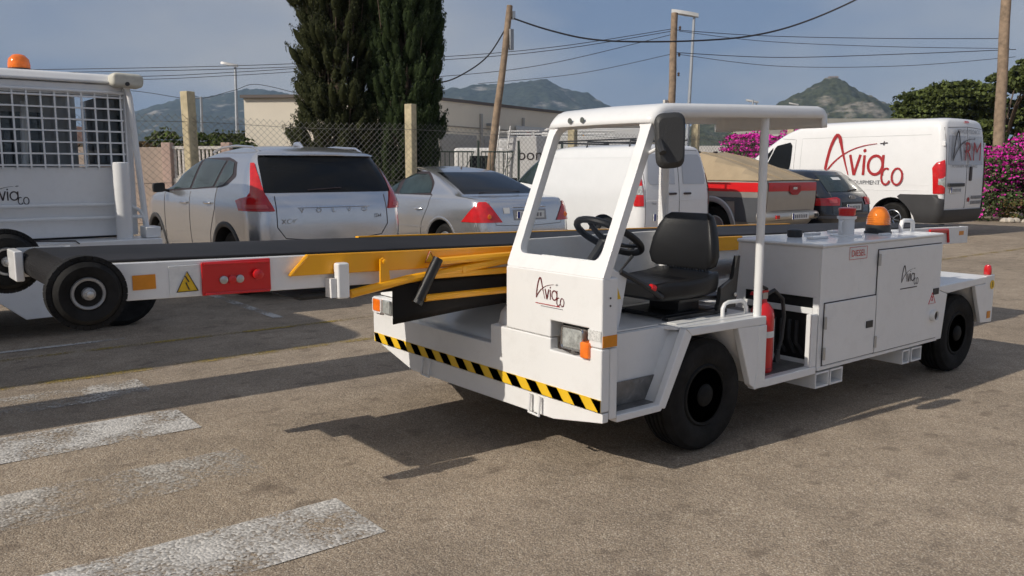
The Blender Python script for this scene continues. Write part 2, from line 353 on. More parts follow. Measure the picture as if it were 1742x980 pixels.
def hill(name, label, pts, depth, mat, seed, rough=.05, n=240, m=70):
    """pts: ridge line [(x, y, height)] ; ground falls away to both sides over 'depth' metres"""
    P = [Vector(p) for p in pts]; seglen = [0]
    for i in range(len(P) - 1): seglen.append(seglen[-1] + (P[i + 1].xy - P[i].xy).length)
    T = seglen[-1]; d = (P[-1].xy - P[0].xy).normalized(); nrm = Vector((-d.y, d.x)); g = []
    for i in range(n + 1):
        s = T * i / n; k = max(j for j in range(len(P)) if seglen[j] <= s + 1e-6); k = min(k, len(P) - 2)
        t = (s - seglen[k]) / (seglen[k + 1] - seglen[k]); p = P[k].lerp(P[k + 1], t); row = []
        for j in range(-m, m + 1):
            q = j / m; h = p.z * (1 - abs(q)) ** 1.25
            x, y = p.x + nrm.x * q * depth, p.y + nrm.y * q * depth
            f = mnoise.fractal(Vector((x, y, seed * 77.)) * (4.5 / depth), 1., 2.1, 6)
            f2 = mnoise.fractal(Vector((x, y, seed * 31.)) * (24 / depth), .8, 2.1, 4)
            h += (f * rough * 1.6 * (.12 + min(1, abs(q) * 4)) + f2 * rough * .28) * max(P, key=lambda a: a.z).z * (1 - abs(q))
            row.append((x, y, max(h, 0) - 3))
        g.append(row)
    return struct(name, MB().sheet(g), mat, label, smooth=180)
def far(x, y, t):                      # offsets from the yard in yard axes
    return (-3.232 + x * t, -2.567 + y * t, 1.4 + 0)
HM1 = hill_mat('scrub_hill', (.05, .056, .032), (.27, .24, .20), .54, .66, .022)
HM2 = hill_mat('far_scrub_hill', (.04, .05, .036), (.27, .25, .22), .57, .66, .012)
hill('hill', 'distant blue grey ridge on the left behind the street lamp', [(300, 3110, 60), (470, 2984, 109), (601, 2887, 142), (726, 2796, 187), (822, 2727, 221), (866, 2695, 233), (924, 2650, 236), (996, 2596, 252), (1039, 2562, 250), (1109, 2503, 232), (1193, 2434, 214), (1276, 2363, 181), (1385, 2266, 118)], 900, HM2, 1, .10)
hill('hill', 'long blue ridge behind the warehouse roof and the white cab', [(900, 2240, 50), (1047, 2143, 97), (1155, 2072, 177), (1234, 2016, 208), (1298, 1968, 221), (1363, 1919, 234), (1413, 1879, 234), (1451, 1850, 237), (1496, 1816, 247), (1528, 1791, 247), (1564, 1759, 228), (1614, 1718, 213), (1661, 1675, 181), (1721, 1620, 137), (1793, 1556, 97), (1950, 1420, 60)], 800, HM2, 2, .10)
hill('hill', 'steep conical hill with rocky bands and a small building on its top', [(820, 775, 22), (886, 718, 39), (924, 693, 66), (956, 671, 87), (975, 658, 98), (994, 645, 110), (1008, 635, 119), (1016, 631, 124), (1023, 625, 125), (1031, 619, 123), (1039, 612, 115), (1054, 597, 102), (1071, 581, 91), (1089, 566, 81), (1118, 541, 66), (1164, 500, 43), (1240, 430, 24)], 300, HM1, 3, .11)
hill('hill', 'low green hillside behind the cab roof, left of the conical hill', [(600, 690, 20), (665, 634, 36), (700, 608, 46), (716, 597, 54), (741, 579, 60), (771, 556, 66), (791, 540, 64), (825, 512, 54), (873, 471, 39), (930, 415, 20)], 210, HM1, 4, .11)
FARW = M('far_whitewash', (.55, .52, .47), .9, var=.1)
he = thing('hermitage', 'small far building on the top of the conical hill', 'building', (1023, 625, 118.5), R(-40))
MB().box(-4, 6, -4, 4, -3, 3.6).build('wall', M('far_stone', (.30, .27, .23), .9, var=.2), he)
MB().prism([(-4.4, 3.61), (4.4, 3.61), (0, 5.0)], 'x', -4.3, 6.3).build('roof', M('far_roof', (.22, .16, .12), .9), he)
MB().box(6.32, 8.0, -1.2, 1.2, -3, 5.2).build('tower', MATS['far_stone'], he)

# --- warehouse behind the fence
WALLB = M('warehouse_render', (.74, .67, .55), .9, var=.05, vscale=.8, bump=.1, bscale=6)
ROLL = M('roller_door_grey', (.36, .35, .33), .55, var=.08)
def wall_frame(a, b):
    d = (Vector(b) - Vector(a)); l = d.length; d.normalize(); return d, l
wh = thing('warehouse', 'long beige flat-roofed warehouse with grey roller doors behind the fence', 'building', (12.6, 23.3, 0))
A_, B_, C_ = (8.18 - 12.6, 27.43 - 23.3), (0, 0), (21.5, 7.2)
D_ = (8.18 - 12.6 + 21.5, 27.43 - 23.3 + 7.2 + 6)
MB().prism([B_, C_, D_, A_], 'z', -.1, 3.95).build('wall', WALLB, wh)
def inset(p, c, k): return (c[0] + (p[0] - c[0]) * k, c[1] + (p[1] - c[1]) * k)
cc = (8.5, 8)
MB().prism([inset(p, cc, 1.012) for p in (B_, C_, D_, A_)], 'z', 3.953, 4.06).build('roof_edge', M('roof_flashing', (.12, .10, .09), .6), wh)
dW, lW = wall_frame((0, 0, 0), (*C_, 0)); nW_ = Vector((dW.y, -dW.x, 0))
for i, s0 in enumerate((1.6, 4.4, 7.6, 11.2, 14.8, 18.4)):
    p = dW * s0 + nW_ * .03
    m4 = plane_mat(p, dW, (0, 0, 1))
    d_ = MB().box(0, 2.3, 0, 2.75, -.05, .0).build('roller_door', ROLL, wh, mat4=m4)
    sl_ = MB()
    for k in range(13): sl_.box(.05, 2.25, .06 + k * .2, .2 + k * .2, .002, .02)
    sl_.build('door_slats', ROLL, d_)['kind'] = 'stuff'
for i, s0 in enumerate((4.13, 7.2, 10.6)):
    MB().box(0, .12, 0, 3.6, -.03, .05).build('downpipe', M('downpipe_grey', (.4, .38, .35), .6), wh, mat4=plane_mat(dW * s0 + nW_ * .03, dW, (0, 0, 1)))
MB().box(0, 22, 3.02, 3.06, -.03, .02).build('panel_joint', M('joint_brown', (.33, .29, .24), .9), wh, mat4=plane_mat(nW_ * .03, dW, (0, 0, 1)))  # thin brown joint strip along the wall
fl = MB().box(-.12, .12, 0, .1, 0, .22).build('flood_lamp', GALV, wh, mat4=plane_mat(dW * 4.7 + nW_ * .02 + Vector((0, 0, 3.15)), dW, (0, 0, 1)))
sg = thing('wall_sign', 'grey white dealer sign board fixed on the warehouse wall', 'sign', tuple(Vector((12.6, 23.3, 0)) + dW * 6.6 + nW_ * .09), math.atan2(dW.y, dW.x))
MB().box(0, 2.5, -.03, 0, 2.15, 3.25).build('board', M('sign_board', (.60, .60, .58), .5, var=.03), sg)
tm = plane_mat((.12, -.034, 2.83), (1, 0, 0), (0, 0, 1))
text(sg, 'Das', .34, tm, LOGOK); text(sg, 'Welt', .34, plane_mat((.72, -.034, 2.83), (1, 0, 0), (0, 0, 1)), REDP); text(sg, 'Auto.', .34, plane_mat((1.43, -.034, 2.83), (1, 0, 0), (0, 0, 1)), LOGOK)
MB().box(.12, 2.1, -.034, -.031, 2.55, 2.62).build('tagline_bar', INKG, sg)

# --- delivery vehicles behind the fence
LORRYW = M('lorry_white', (.66, .65, .63), .5, var=.05)
def lorry(loc, rz, l, h, label, txt, tz, ts, tx):
    t = thing('delivery_lorry', label, 'lorry', loc, rz)
    MB().box(0, l, 0, 2.2, .75, h).build('cargo_box', LORRYW, t, bevel=.03)
    MB().box(-1.7, -.08, .1, 2.1, .55, h - .35).build('cab', LORRYW, t, bevel=.12, seg=3)
    MB().box(-1.2, -.4, .085, .11, 1.3, h - .6).build('cab_window', DARKGLASS, t)
    MB().box(-1.5, l - .1, .15, 2.05, .5, .745).build('chassis', BLACKP, t)
    for x in (-1.0, l - 1.1):
        for y in (.14, 1.8):
            wq = MB().lathe([(.2, -.02), (.40, 0), (.43, .05), (.43, .22), (.40, .27), (.2, .25)], (x, y, .43), 'y', 20).build('wheel', RUBBER, t)
    m = plane_mat((tx, -.006, tz), (1, 0, 0), (0, 0, 1))
    a, c, d = txt
    o1 = text_mb(a, ts); w1 = max(v[0] for v in o1.v); o1.build('lettering', LOGOK, t, mat4=m, smooth=0)
    o2 = text_mb(c, ts); w2 = max(v[0] for v in o2.v); o2.build('lettering', YELLOW, t, mat4=m @ Matrix.Translation((w1 + .03, 0, 0)), smooth=0)
    text(t, d, ts, m @ Matrix.Translation((w1 + w2 + .06, 0, 0)), LOGOK)
    return t
tl = lorry((12.95, 18.2, 0), R(-38), 3.3, 2.45, 'white delivery lorry with rack and ladder behind the mesh fence', ('bon', 'À', 'rea'), 1.72, .50, .3)
lad = MB()
for x in (0, .32): lad.tube([(x - .1, -.05, 1.1), (x + .1, -.05, 2.75)], .025, 6)
for k in range(7): lad.tube([(-.08 + k * .03, -.05, 1.25 + k * .22), (.24 + k * .03, -.05, 1.25 + k * .22)], .018, 6)
lad.build('ladder', LORRYW, tl, loc=(-.35, -.06, 0)); 
rk = MB()
for y in (.1, 2.1): rk.tube([(0, y, 2.6), (3.3, y, 2.6)], .03, 6)
for k in range(5): rk.tube([(k * .8, .1, 2.46), (k * .8, .1, 2.6), (k * .8, 2.1, 2.6), (k * .8, 2.1, 2.46)], .022, 6)
rk.build('roof_rack', LORRYW, tl)
lorry((15.95, 19.9, 0), R(-36), 3.6, 2.85, 'second white lorry seen through the upper edge of the cab opening', ('bon', 'À', 'rea'), 2.2, .5, .35)

# --- mesh fence with concrete posts
fe = thing('mesh_fence', 'chain link fence on weathered concrete posts behind the parked cars', 'fence', (0, 12, 0))
for i, x in enumerate((-2.9, 1.4, 5.66, 10.0, 14.32, 18.6)):
    lean = (0, .018, -.006, .0, -.004, .004)[i]
    b = MB(); b.prism([(-.085, -.09), (.085, -.09), (.085, .09), (.03, .09), (.03, .05), (-.03, .05), (-.03, .09), (-.085, .09)], 'z', 0, 2.7)
    b.v = [(a - lean * c, y + .008 * math.sin(a * 9 + c * 5), c) for a, y, c in b.v]
    o = b.build('fence_post', CONC, fe, loc=(x, 0, 0), bevel=.012); o.rotation_euler = (0, 0, R(20))
b = MB(); x0, x1, top = -2.9, 18.6, 2.32; st = .115; k = top / 1.0
n_ = int((x1 - x0 + top) / st)
for i in range(n_):
    xs = x0 - top + i * st
    for sg_ in (1, -1):
        a = (xs, .1) if sg_ == 1 else (xs + top, .1); c = (xs + top, top) if sg_ == 1 else (xs, top)
        # clip
        def clip(p, q):
            pts = []
            for (px, pz), (qx, qz) in ((p, q), (q, p)):
                if px < x0: t = (x0 - px) / (qx - px); px, pz = x0, pz + (qz - pz) * t
                if px > x1: t = (x1 - px) / (qx - px); px, pz = x1, pz + (qz - pz) * t
                pts.append((px, pz))
            return pts
        if max(a[0], c[0]) <= x0 + .01 or min(a[0], c[0]) >= x1 - .01: continue
        (ax, az), (bx_, bz) = clip(a, c); sag = lambda x, z: z - .05 * math.sin((x - 1.4) / 4.3 * math.pi) ** 2 * z / top
        b.tube([(ax, -.1 + .004 * sg_, sag(ax, az)), ((ax + bx_) / 2, -.1 + .004 * sg_, sag((ax + bx_) / 2, (az + bz) / 2)), (bx_, -.1 + .004 * sg_, sag(bx_, bz))], .0028, 3)
o = b.build('wire_mesh', WIREM, fe, smooth=0); o['kind'] = 'stuff'
b = MB()
for z in (.3, 1.2, 2.2): b.tube([(x0 + (x1 - x0) * i / 40, -.1, z - .045 * math.sin((x0 + (x1 - x0) * i / 40 - 1.4) / 4.3 * math.pi) ** 2 * z / top) for i in range(41)], .004, 4)
b.build('tension_wire', WIREM, fe)

# --- left background: garden wall, railing, house, shrubs
GW = M('garden_wall_render', (.42, .33, .27), .9, var=.15, vscale=1.5, bump=.3, bscale=9)
o = MB().box(-7, .62, 0, .25, 0, 2.0).build('garden_wall', GW, loc=(2.95, 20.9, 0), bevel=.02); o.rotation_euler = (0, 0, R(-38))
tag(o, 'brownish garden wall beyond the fence, left of the silver crossover', 'wall')
rl = thing('garden_railing', 'white slatted railing between pinkish pillars beyond the fence', 'railing', (3.45, 20.5, 0), R(-38))
PINK = M('pink_pillar', (.50, .36, .30), .85, var=.1); RAILW = M('railing_white', (.66, .62, .57), .7, var=.08)
for x in (0, 1.55): MB().box(x - .12, x + .12, -.12, .12, 0, 2.12).build('pillar', PINK, rl, bevel=.02)
MB().box(.14, 1.41, -.06, .06, 0, 1.2).build('plinth', RAILW, rl)
MB().box(.14, 1.41, -.05, .05, 1.95, 2.03).build('top_rail', RAILW, rl)
for k in range(12): MB().box(.17 + k * .105, .22 + k * .105, -.03, .03, 1.205, 1.945).build('slat', RAILW, rl)
hs = thing('farmhouse', 'low earth coloured house with a sloping reddish roof far left', 'house', (3.4, 29.5, 0), R(-38))
MB().box(-6, -.3, 0, 5, 0, 2.1).build('wall', M('house_wall', (.40, .30, .22), .9, var=.15), hs)
MB().prism([(-6.4, 2.1), (.1, 2.1), (-1.3, 3.0), (-6.4, 3.0)], 'y', -.3, 5.3).build('roof', M('house_roof', (.24, .12, .075), .85, var=.25, vscale=2, bump=.5, bscale=8), hs)
gp = thing('gate_pillar', 'pale gate pillar with a ball finial beside the cypress', 'pillar', (7.35, 14.4, 0))
STONEP = M('pillar_stone', (.50, .42, .30), .85, var=.15)
MB().box(-.16, .16, -.16, .16, 0, 1.62).build('shaft', STONEP, gp, bevel=.02)
MB().box(-.2, .2, -.2, .2, 1.623, 1.7).build('cap', STONEP, gp, bevel=.02)
MB().lathe([(.06, 0), (.05, .05), (.11, .1), (.13, .17), (.11, .25), (.05, .31), (.02, .33)], (0, 0, 1.70), 'z', 14).build('finial', STONEP, gp)
gt = thing('steel_gate', 'dark green steel gate and railing in front of the warehouse', 'gate', (9.3, 16.6, 0), R(-30))
GRN = M('gate_green', (.03, .05, .04), .5)
for x in (0, 1.1, 2.2, 3.4): MB().box(x - .03, x + .03, -.03, .03, 0, 2.2).build('gate_post', GRN, gt)
for x in (.08, 1.18): 
    b = MB()
    for k in range(8): b.tube([(x + k * .12, 0, .2), (x + k * .12, 0, 1.9)], .012, 5)
    b.tube([(x, 0, 1.9), (x + .9, 0, 1.9)], .02, 5); b.tube([(x, 0, .2), (x + .9, 0, .2)], .02, 5); b.tube([(x, 0, .2), (x + .9, 0, 1.9)], .015, 5)
    b.build('gate_leaf', GRN, gt)

# --- poles, lamps, cables
def pole(label, base, top, r0, r1, extra=True):
    t = thing('utility_pole', label, 'pole', (base[0], base[1], 0))
    d = Vector(top) - Vector((base[0], base[1], 0)); n = 14; pts = []; rs = []
    for i in range(n + 1):
        k = i / n; pts.append(d * k + Vector((mnoise.noise(Vector((k * 4, base[0], 0))) * .03, mnoise.noise(Vector((k * 4, base[1], 3))) * .03, 0))); rs.append(lerp(r0, r1, k) * (1 + .05 * mnoise.noise(Vector((k * 9, 1, base[0])))))
    MB().tube(pts, rs, 12).build('shaft', WOOD, t)
    return t, d
pa, d_ = pole('leaning pale wooden pole in front of the warehouse', (11.5, 17.5), (12.75, 17.85, 6.25), .13, .09)
MB().box(-.05, .05, -.04, .04, -.12, .12).build('cable_clamp', STEEL, pa, loc=tuple(d_ * .955 + Vector((.1, -.08, 0))))
MB().box(-.06, .06, -.05, .05, -.3, .3).build('junction_box', GALV, pa, loc=tuple(d_ * .84 + Vector((.12, -.1, 0))))
pb, d_ = pole('knotty wooden pole behind the cab roof', (19.75, 17.65), (20.5, 18.25, 6.95), .15, .12)
for k, zz in enumerate((.915, .78, .68)):
    MB().lathe([(.02, 0), (.05, .03), (.03, .06), (.05, .1), (.02, .14)], (0, 0, 0), 'z', 10).build('insulator', M('insulator', (.12, .08, .06), .3), pb, loc=tuple(d_ * zz + Vector((.18, -.13, 0))))
MB().box(-.08, .08, -.05, .05, -.2, .2).build('meter_box', FARW, pb, loc=tuple(d_ * .53 + Vector((-.2, .1, 0))))
pc, d_ = pole('tall wooden pole on the right behind the magenta hedge', (24.75, 8.75), (25.75, 9.35, 8.5), .17, .14)
def lamp(label, base, h, arm, r=.07, s=1.0, lean=(0, 0)):
    t = thing('street_lamp', label, 'street lamp', (base[0], base[1], 0))
    MB().tube([(0, 0, 0), (lean[0] * .5, lean[1] * .5, h * .5), (lean[0], lean[1], h)], [r, r * .75, r * .55], 10).build('post', GALV, t)
    a = Vector((arm[0], arm[1], 0)); e = Vector((lean[0], lean[1], h)); u_ = a.normalized(); w_ = Vector((-u_.y, u_.x, 0))
    b = MB(); L_ = .75 * s; sec = []
    for k in range(7):
        q = k / 6; hw = .13 * s * math.sin(math.pi * (q * .8 + .12)) + .03; p = e + u_ * (q * L_ - .12 * s) + Vector((0, 0, .14 * q * s + .03))
        sec.append([p + w_ * hw + Vector((0, 0, -.02)), p + w_ * hw * .6 + Vector((0, 0, .09 * s)), p - w_ * hw * .6 + Vector((0, 0, .09 * s)), p - w_ * hw + Vector((0, 0, -.02))])
    b.sheet(sec, closed_u=True); b.add(sec[0], [(0, 1, 2, 3)]); b.add(sec[-1], [(3, 2, 1, 0)])
    b.build('lamp_head', M('lamp_head_grey', (.45, .45, .44), .4, var=.1), t, smooth=50)
    return t
lamp('tall street lamp with tilted head behind the cab roof', (21.8, 18.7), 7.15, (-.7, .75), .09, 1.35, (.85, .45))
lamp('slim street lamp left of the cypress trees', (10.75, 35.3), 6.0, (-.75, .6), .10, 1.0, (.25, .4))
lamp('tiny street lamp right of the conical hill', (93, 61), 9.6, (-.7, .6), .14, 1.6)
lamp('small street lamp between cab roof and concrete post', (50, 36), 6.3, (-.7, .6), .10, 1.2)
t_ = thing('utility_pole', 'thin dark pole beside the concrete fence post at left', 'pole', (6.86, 28.2, 0)); MB().tube([(0, 0, 0), (.12, .15, 4.0)], [.06, .045], 8).build('shaft', GALV, t_)
t_ = thing('utility_pole', 'thin pale mast seen under the cab roof', 'pole', (40, 29, 0)); MB().tube([(0, 0, 0), (0, 0, 5.6)], [.06, .05], 8).build('shaft', GALV, t_)
def cable(label, pts, r=.014, n=10):
    P = [Vector(p) for p in pts]; res = []
    for i in range(len(P) - 1):
        p0, p1, p2, p3 = P[max(0, i - 1)], P[i], P[i + 1], P[min(len(P) - 1, i + 2)]
        for k in range(n):
            t = k / n; res.append(.5 * ((2 * p1) + (p2 - p0) * t + (2 * p0 - 5 * p1 + 4 * p2 - p3) * t * t + (3 * p1 - p0 - 3 * p2 + p3) * t ** 3))
    res.append(P[-1]); tag(MB().tube(res, r, 5).build('overhead_cable', CABLE), label, 'cable')
cable('thick black cable sagging from the leaning pole across the sky', [(12.74, 17.78, 5.9), (13.54, 17.1, 5.555), (14.48, 16.31, 5.278), (15.57, 15.44, 5.192), (17.4, 14.45, 5.28), (18.6, 13.5, 5.42), (19.6, 12.55, 5.75), (20.4, 11.2, 6.35), (21.3, 9.6, 7.3)], .026)
cable('black cable dropping from the leaning pole toward the cypress', [(12.6, 17.85, 5.6), (12.1, 18.09, 4.776), (11.5, 18.47, 4.257), (10.93, 18.87, 3.997), (10.2, 19.5, 4.05), (9.3, 20.3, 4.2)], .022)
cable('upper thin wire from the knotty pole to the left', [(20.4, 18.2, 6.4), (17, 20.6, 5.75), (13.76, 23.32, 5.41), (8, 27.8, 5.1), (2, 33, 5.0)], .012)
cable('second thin wire from the knotty pole to the left', [(20.38, 18.25, 6.32), (17, 20.7, 5.65), (13.7, 23.4, 5.3), (8, 27.9, 5.0), (2, 33.1, 4.9)], .012)
cable('thin wire below them from the knotty pole', [(20.36, 18.2, 6.2), (16.74, 20.84, 5.15), (13.78, 23.18, 4.724), (10, 26, 4.5)], .011)
cable('lowest thin wire from the knotty pole fading left', [(20.25, 18.15, 5.5), (17.8, 20.3, 4.85), (15.0, 22.6, 4.5)], .010)
cable('highest thin wire running right over the conical hill', [(20.5, 18.1, 6.35), (22.6, 16.0, 6.1), (25.5, 13.2, 5.95), (29, 10.5, 5.95)], .012)
cable('thin wire drooping below the highest one on the right', [(20.5, 18.0, 6.3), (22.6, 15.9, 5.9), (25.5, 13.0, 5.65), (29, 10.4, 5.6)], .010)
cable('straight thin wire at middle height on the right', [(20.4, 18.0, 5.55), (23, 15.6, 5.35), (26, 12.6, 5.4), (29, 10.2, 5.55)], .013)
cable('lowest drooping thin wire on the right', [(20.4, 18.0, 5.5), (23, 15.6, 5.05), (26, 12.6, 5.0), (29, 10.2, 5.3)], .010)
cable('pair of far wires left of the cypress, upper one', [(2, 37.5, 5.15), (6.43, 34.18, 5.168), (9.2, 32.1, 5.32), (11.78, 30.03, 5.521), (15, 27.5, 5.9)], .013)
cable('lower of the two far wires left of the cypress', [(2, 37.6, 5.05), (6.43, 34.2, 5.05), (9.2, 32.15, 5.2), (11.78, 30.1, 5.4), (15, 27.6, 5.8)], .012)
cable('sagging far wire low over the left ridge', [(3, 36.6, 4.9), (6.28, 34.19, 4.579), (8.12, 32.68, 4.27), (9.4, 31.78, 4.60), (10.2, 31.2, 4.85), (11.68, 29.9, 4.4)], .012)
# bird on the thick cable
b = MB()
sec = [(-.16, .012), (-.11, .02), (-.07, .045), (0, .06), (.06, .05), (.09, .035), (.12, .037), (.15, .03), (.17, .01), (.195, .003)]
b.tube([(x, 0, .07 + max(0, x) * .25) for x, r in sec], [r for x, r in sec], 10)
b.tube([(.01, .015, .03), (.01, .015, -.01)], .006, 5); b.tube([(.01, -.015, .03), (.01, -.015, -.01)], .006, 5)
o = b.build('bird', M('bird_grey', (.06, .06, .065), .8), loc=(20.42, 11.15, 6.385)); o.rotation_euler = (0, 0, R(150))
tag(o, 'small dark bird perched on the thick cable', 'bird')

# --- vegetation
def leaf_obj(name, pts, size, mat, parent, up=None, asp=1.6):
    n = len(pts); pts = np.asarray(pts, float); size = np.broadcast_to(np.asarray(size, float), (n,))
    a = rng.normal(size=(n, 3))
    if up is not None: a = a * (1 - up) + np.array([0, 0, 1.0]) * up * 2
    a /= np.linalg.norm(a, axis=1)[:, None]; c = rng.normal(size=(n, 3)); bb = np.cross(a, c); bb /= np.linalg.norm(bb, axis=1)[:, None]
    a = a * (size * asp / 2)[:, None]; bb = bb * (size / 2)[:, None]
    v = np.empty((n, 4, 3)); v[:, 0] = pts - a; v[:, 1] = pts + bb * .9 - a * .1; v[:, 2] = pts + a; v[:, 3] = pts - bb * .9 - a * .1
    me = bpy.data.meshes.new(name); me.vertices.add(n * 4); me.vertices.foreach_set('co', v.ravel())
    me.loops.add(n * 4); me.loops.foreach_set('vertex_index', np.arange(n * 4, dtype=np.int32)); me.polygons.add(n)
    me.polygons.foreach_set('loop_start', np.arange(0, n * 4, 4, dtype=np.int32)); me.polygons.foreach_set('loop_total', np.full(n, 4, dtype=np.int32))
    me.materials.append(mat); me.update(); me.validate()
    return place(name, me, parent)
def leafm(name, col, isl=.6, rough=.7):
    m = M(name, col, rough, island=isl, spec=.25); return m
CYP1 = leafm('cypress_green_brown', (.046, .052, .020), .4, .85); CYP2 = leafm('cypress_green', (.036, .054, .019), .4, .85); PINE = leafm('pine_green', (.075, .095, .024), .65)
SHRUB = leafm('shrub_green', (.075, .095, .028)); DRY = leafm('dry_leaf', (.17, .11, .045)); MAG = leafm('bougainvillea_magenta', (.62, .03, .36), .45); BOUG = leafm('bougainvillea_leaf', (.07, .10, .035)); ORCH = leafm('orchard_green', (.08, .11, .02))
BARK = M('bark', (.12, .085, .06), .9, var=.3, bump=.5, bscale=20)
def cypress(label, x, y, h, rad, nclump, per, mat, loose, seed, tuft=.42, z0=.3):
    t = thing('cypress_tree', label, 'tree', (x, y, 0)); r_ = np.random.default_rng(seed)
    MB().tube([(0, 0, 0), (.03, 0, h * .3), (-.02, .03, h * .6), (0, 0, h * .95)], [.16, .13, .08, .02], 10).build('trunk', BARK, t)
    P = []
    br = MB(); core = MB()
    for i in range(nclump):
        z = z0 + (h - z0) * r_.random() ** 1.0; k = (z - z0) / (h - z0)
        prof = rad * (min(1, .55 + k * 2.2) if k < .2 else 1.0) * (1 - max(0, k - .55) ** 1.5 * 2.6)
        a = r_.random() * 2 * math.pi; lump = 1 + loose * (mnoise.noise(Vector((math.cos(a) * 2.2, math.sin(a) * 2.2, z * 1.9 + seed))) * 1.7) + .12 * mnoise.noise(Vector((math.cos(a) * 5, math.sin(a) * 5, z * 4.5)))
        rr = max(.05, prof * lump) * (r_.random() ** .33)
        c = np.array([rr * math.cos(a), rr * math.sin(a), z]); d = np.array([math.cos(a) * (.28 + loose * .55), math.sin(a) * (.28 + loose * .55), 1.0 - loose * .55]); d /= np.linalg.norm(d)
        ln_ = tuft * (.6 + .8 * r_.random()); q = r_.random((per, 1)); wd = .105 * (1 + loose * .7) * np.sin(np.pi * (q * .85 + .1))
        bl = r_.normal(size=(per, 3)); bl *= (r_.random((per, 1)) ** .45) / np.linalg.norm(bl, axis=1)[:, None]
        P.append(c + d * ln_ * (q - .2) + bl * wd * 1.1)
        cv, dv = Vector(c), Vector(d); core.tube([cv + dv * ln_ * k_ for k_ in (-.22, -.05, .2, .45, .62)], [.01] + [float(wd.max()) * f_ for f_ in (.5, .68, .45, .04)], 6)
        if i % 14 == 0: br.tube([(0, 0, max(.2, z - .5)), tuple(c * .6 + np.array([0, 0, z * .0])), tuple(c)], [.03, .018, .008], 5)
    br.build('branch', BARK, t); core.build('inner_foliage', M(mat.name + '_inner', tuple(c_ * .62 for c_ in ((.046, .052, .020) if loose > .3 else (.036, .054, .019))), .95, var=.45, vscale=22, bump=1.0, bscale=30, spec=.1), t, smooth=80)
    P = np.concatenate(P); leaf_obj('crown', P, r_.uniform(.013, .028, len(P)), mat, t, up=.45, asp=2.2)
cypress('ragged olive cypress with gaps, the left of the pair', 5.12, 14.05, 8.8, .70, 1150, 150, CYP1, .42, 3, .52, .5)
cypress('dense dark columnar cypress, the right of the pair', 6.26, 13.26, 9.5, .74, 1700, 140, CYP2, .16, 5, .46)
def bush(name, label, cat, loc, ext, n, size, mats, seed, rz=0, lumps=9, trunk=None, group=None, flat=1.0):
    """crown of overlapping leaf clumps filling an uneven volume"""
    t = thing(name, label, cat, loc, rz, group); r_ = np.random.default_rng(seed); ext = np.array(ext)
    cen = r_.uniform(-1, 1, size=(lumps, 3)) * ext * .72; cr = r_.uniform(.28, .5, size=lumps) * min(ext[0], ext[2]) * 1.15 * flat
    cen[:, 2] = cen[:, 2] + ext[2] + (trunk or 0)
    if trunk:
        b = MB(); b.tube([(0, 0, 0), (.1, .05, trunk * .6), (0, 0, trunk + ext[2] * .5)], [.2, .16, .08], 8)
        for c in cen[:8]: b.tube([(0, 0, trunk * .7), tuple((c + np.array([0, 0, trunk])) / 2 * np.array([1, 1, 1])), tuple(c)], [.09, .06, .02], 6)
        b.build('trunk', BARK, t)
    for nm, mat, frac, sz, shell in mats:
        k = int(n * frac); w_ = cr ** 2; idx = r_.choice(lumps, k, p=w_ / w_.sum()); d = r_.normal(size=(k, 3)); d /= np.linalg.norm(d, axis=1)[:, None]
        cl = r_.normal(size=(max(8, k // 40), 3)); 
        p = cen[idx] + d * (cr[idx] * r_.uniform(shell, 1.08, k) ** .7)[:, None] * np.array([1.15, 1.15, .9]); p = p[p[:, 2] > .02]
        if 'flower' in nm: p = p[r_.random(len(p)) < .12 + .95 * np.clip((p[:, 2] / (2.2 * ext[2]) - .35) * 1.6, 0, 1) + .25 * (np.sin(p[:, 0] * 2.3 + p[:, 2] * 2) > .6)]
        # gather into little tufts
        q = np.round(p / (sz * 3.2)) * (sz * 3.2); p = q + (p - q) * .72
        leaf_obj(nm, p, r_.uniform(sz * .6, sz * 1.3, len(p)), mat, t, asp=1.3)
    return t
bush('pine_tree', 'broad umbrella pine at the right edge, tallest of the group', 'tree', (46.5, 17.5, 0), (4.6, 4.6, 1.7), 34000, .18, [('crown', PINE, 1, .18, .35)], 11, trunk=3.35, lumps=22)
bush('pine_tree', 'round headed pine just left of the wooden pole', 'tree', (43.8, 19.5, 0), (1.8, 1.8, 1.45), 15000, .17, [('crown', PINE, 1, .17, .35)], 12, trunk=3.15, lumps=14, flat=1.1)
bush('pine_tree', 'small rounded pine, leftmost of the pines', 'tree', (42.2, 20.3, 0), (1.2, 1.2, 1.1), 11000, .16, [('crown', PINE, 1, .16, .35)], 13, trunk=2.6, lumps=9, flat=1.1)
bush('pine_tree', 'lower dark pine foliage between the larger pines', 'tree', (45.2, 19.0, 0), (2.6, 2.6, 1.4), 15000, .18, [('crown', PINE, 1, .18, .35)], 14, trunk=1.6, lumps=12)
bush('pine_tree', 'low pine foliage behind the magenta hedge at the right edge', 'tree', (38, 11.5, 0), (4.5, 4.5, 1.3), 20000, .18, [('crown', PINE, 1, .18, .35)], 15, trunk=1.2, lumps=18)
BM = [('leaves', BOUG, .62, .075, .3), ('flowers', MAG, .85, .055, .8)]
bush('bougainvillea_hedge', 'magenta bougainvillea hedge to the right of the large white van', 'hedge', (23.6, 7.6, 0), (2.6, 1.2, 1.14), 42000, .075, BM, 21, R(-38), lumps=34, flat=1.0)
bush('bougainvillea_hedge', 'magenta bougainvillea hedge directly behind the large white van', 'hedge', (21.3, 10.6, 0), (2.6, 1.2, 1.12), 26000, .075, BM, 22, R(-38), lumps=30)
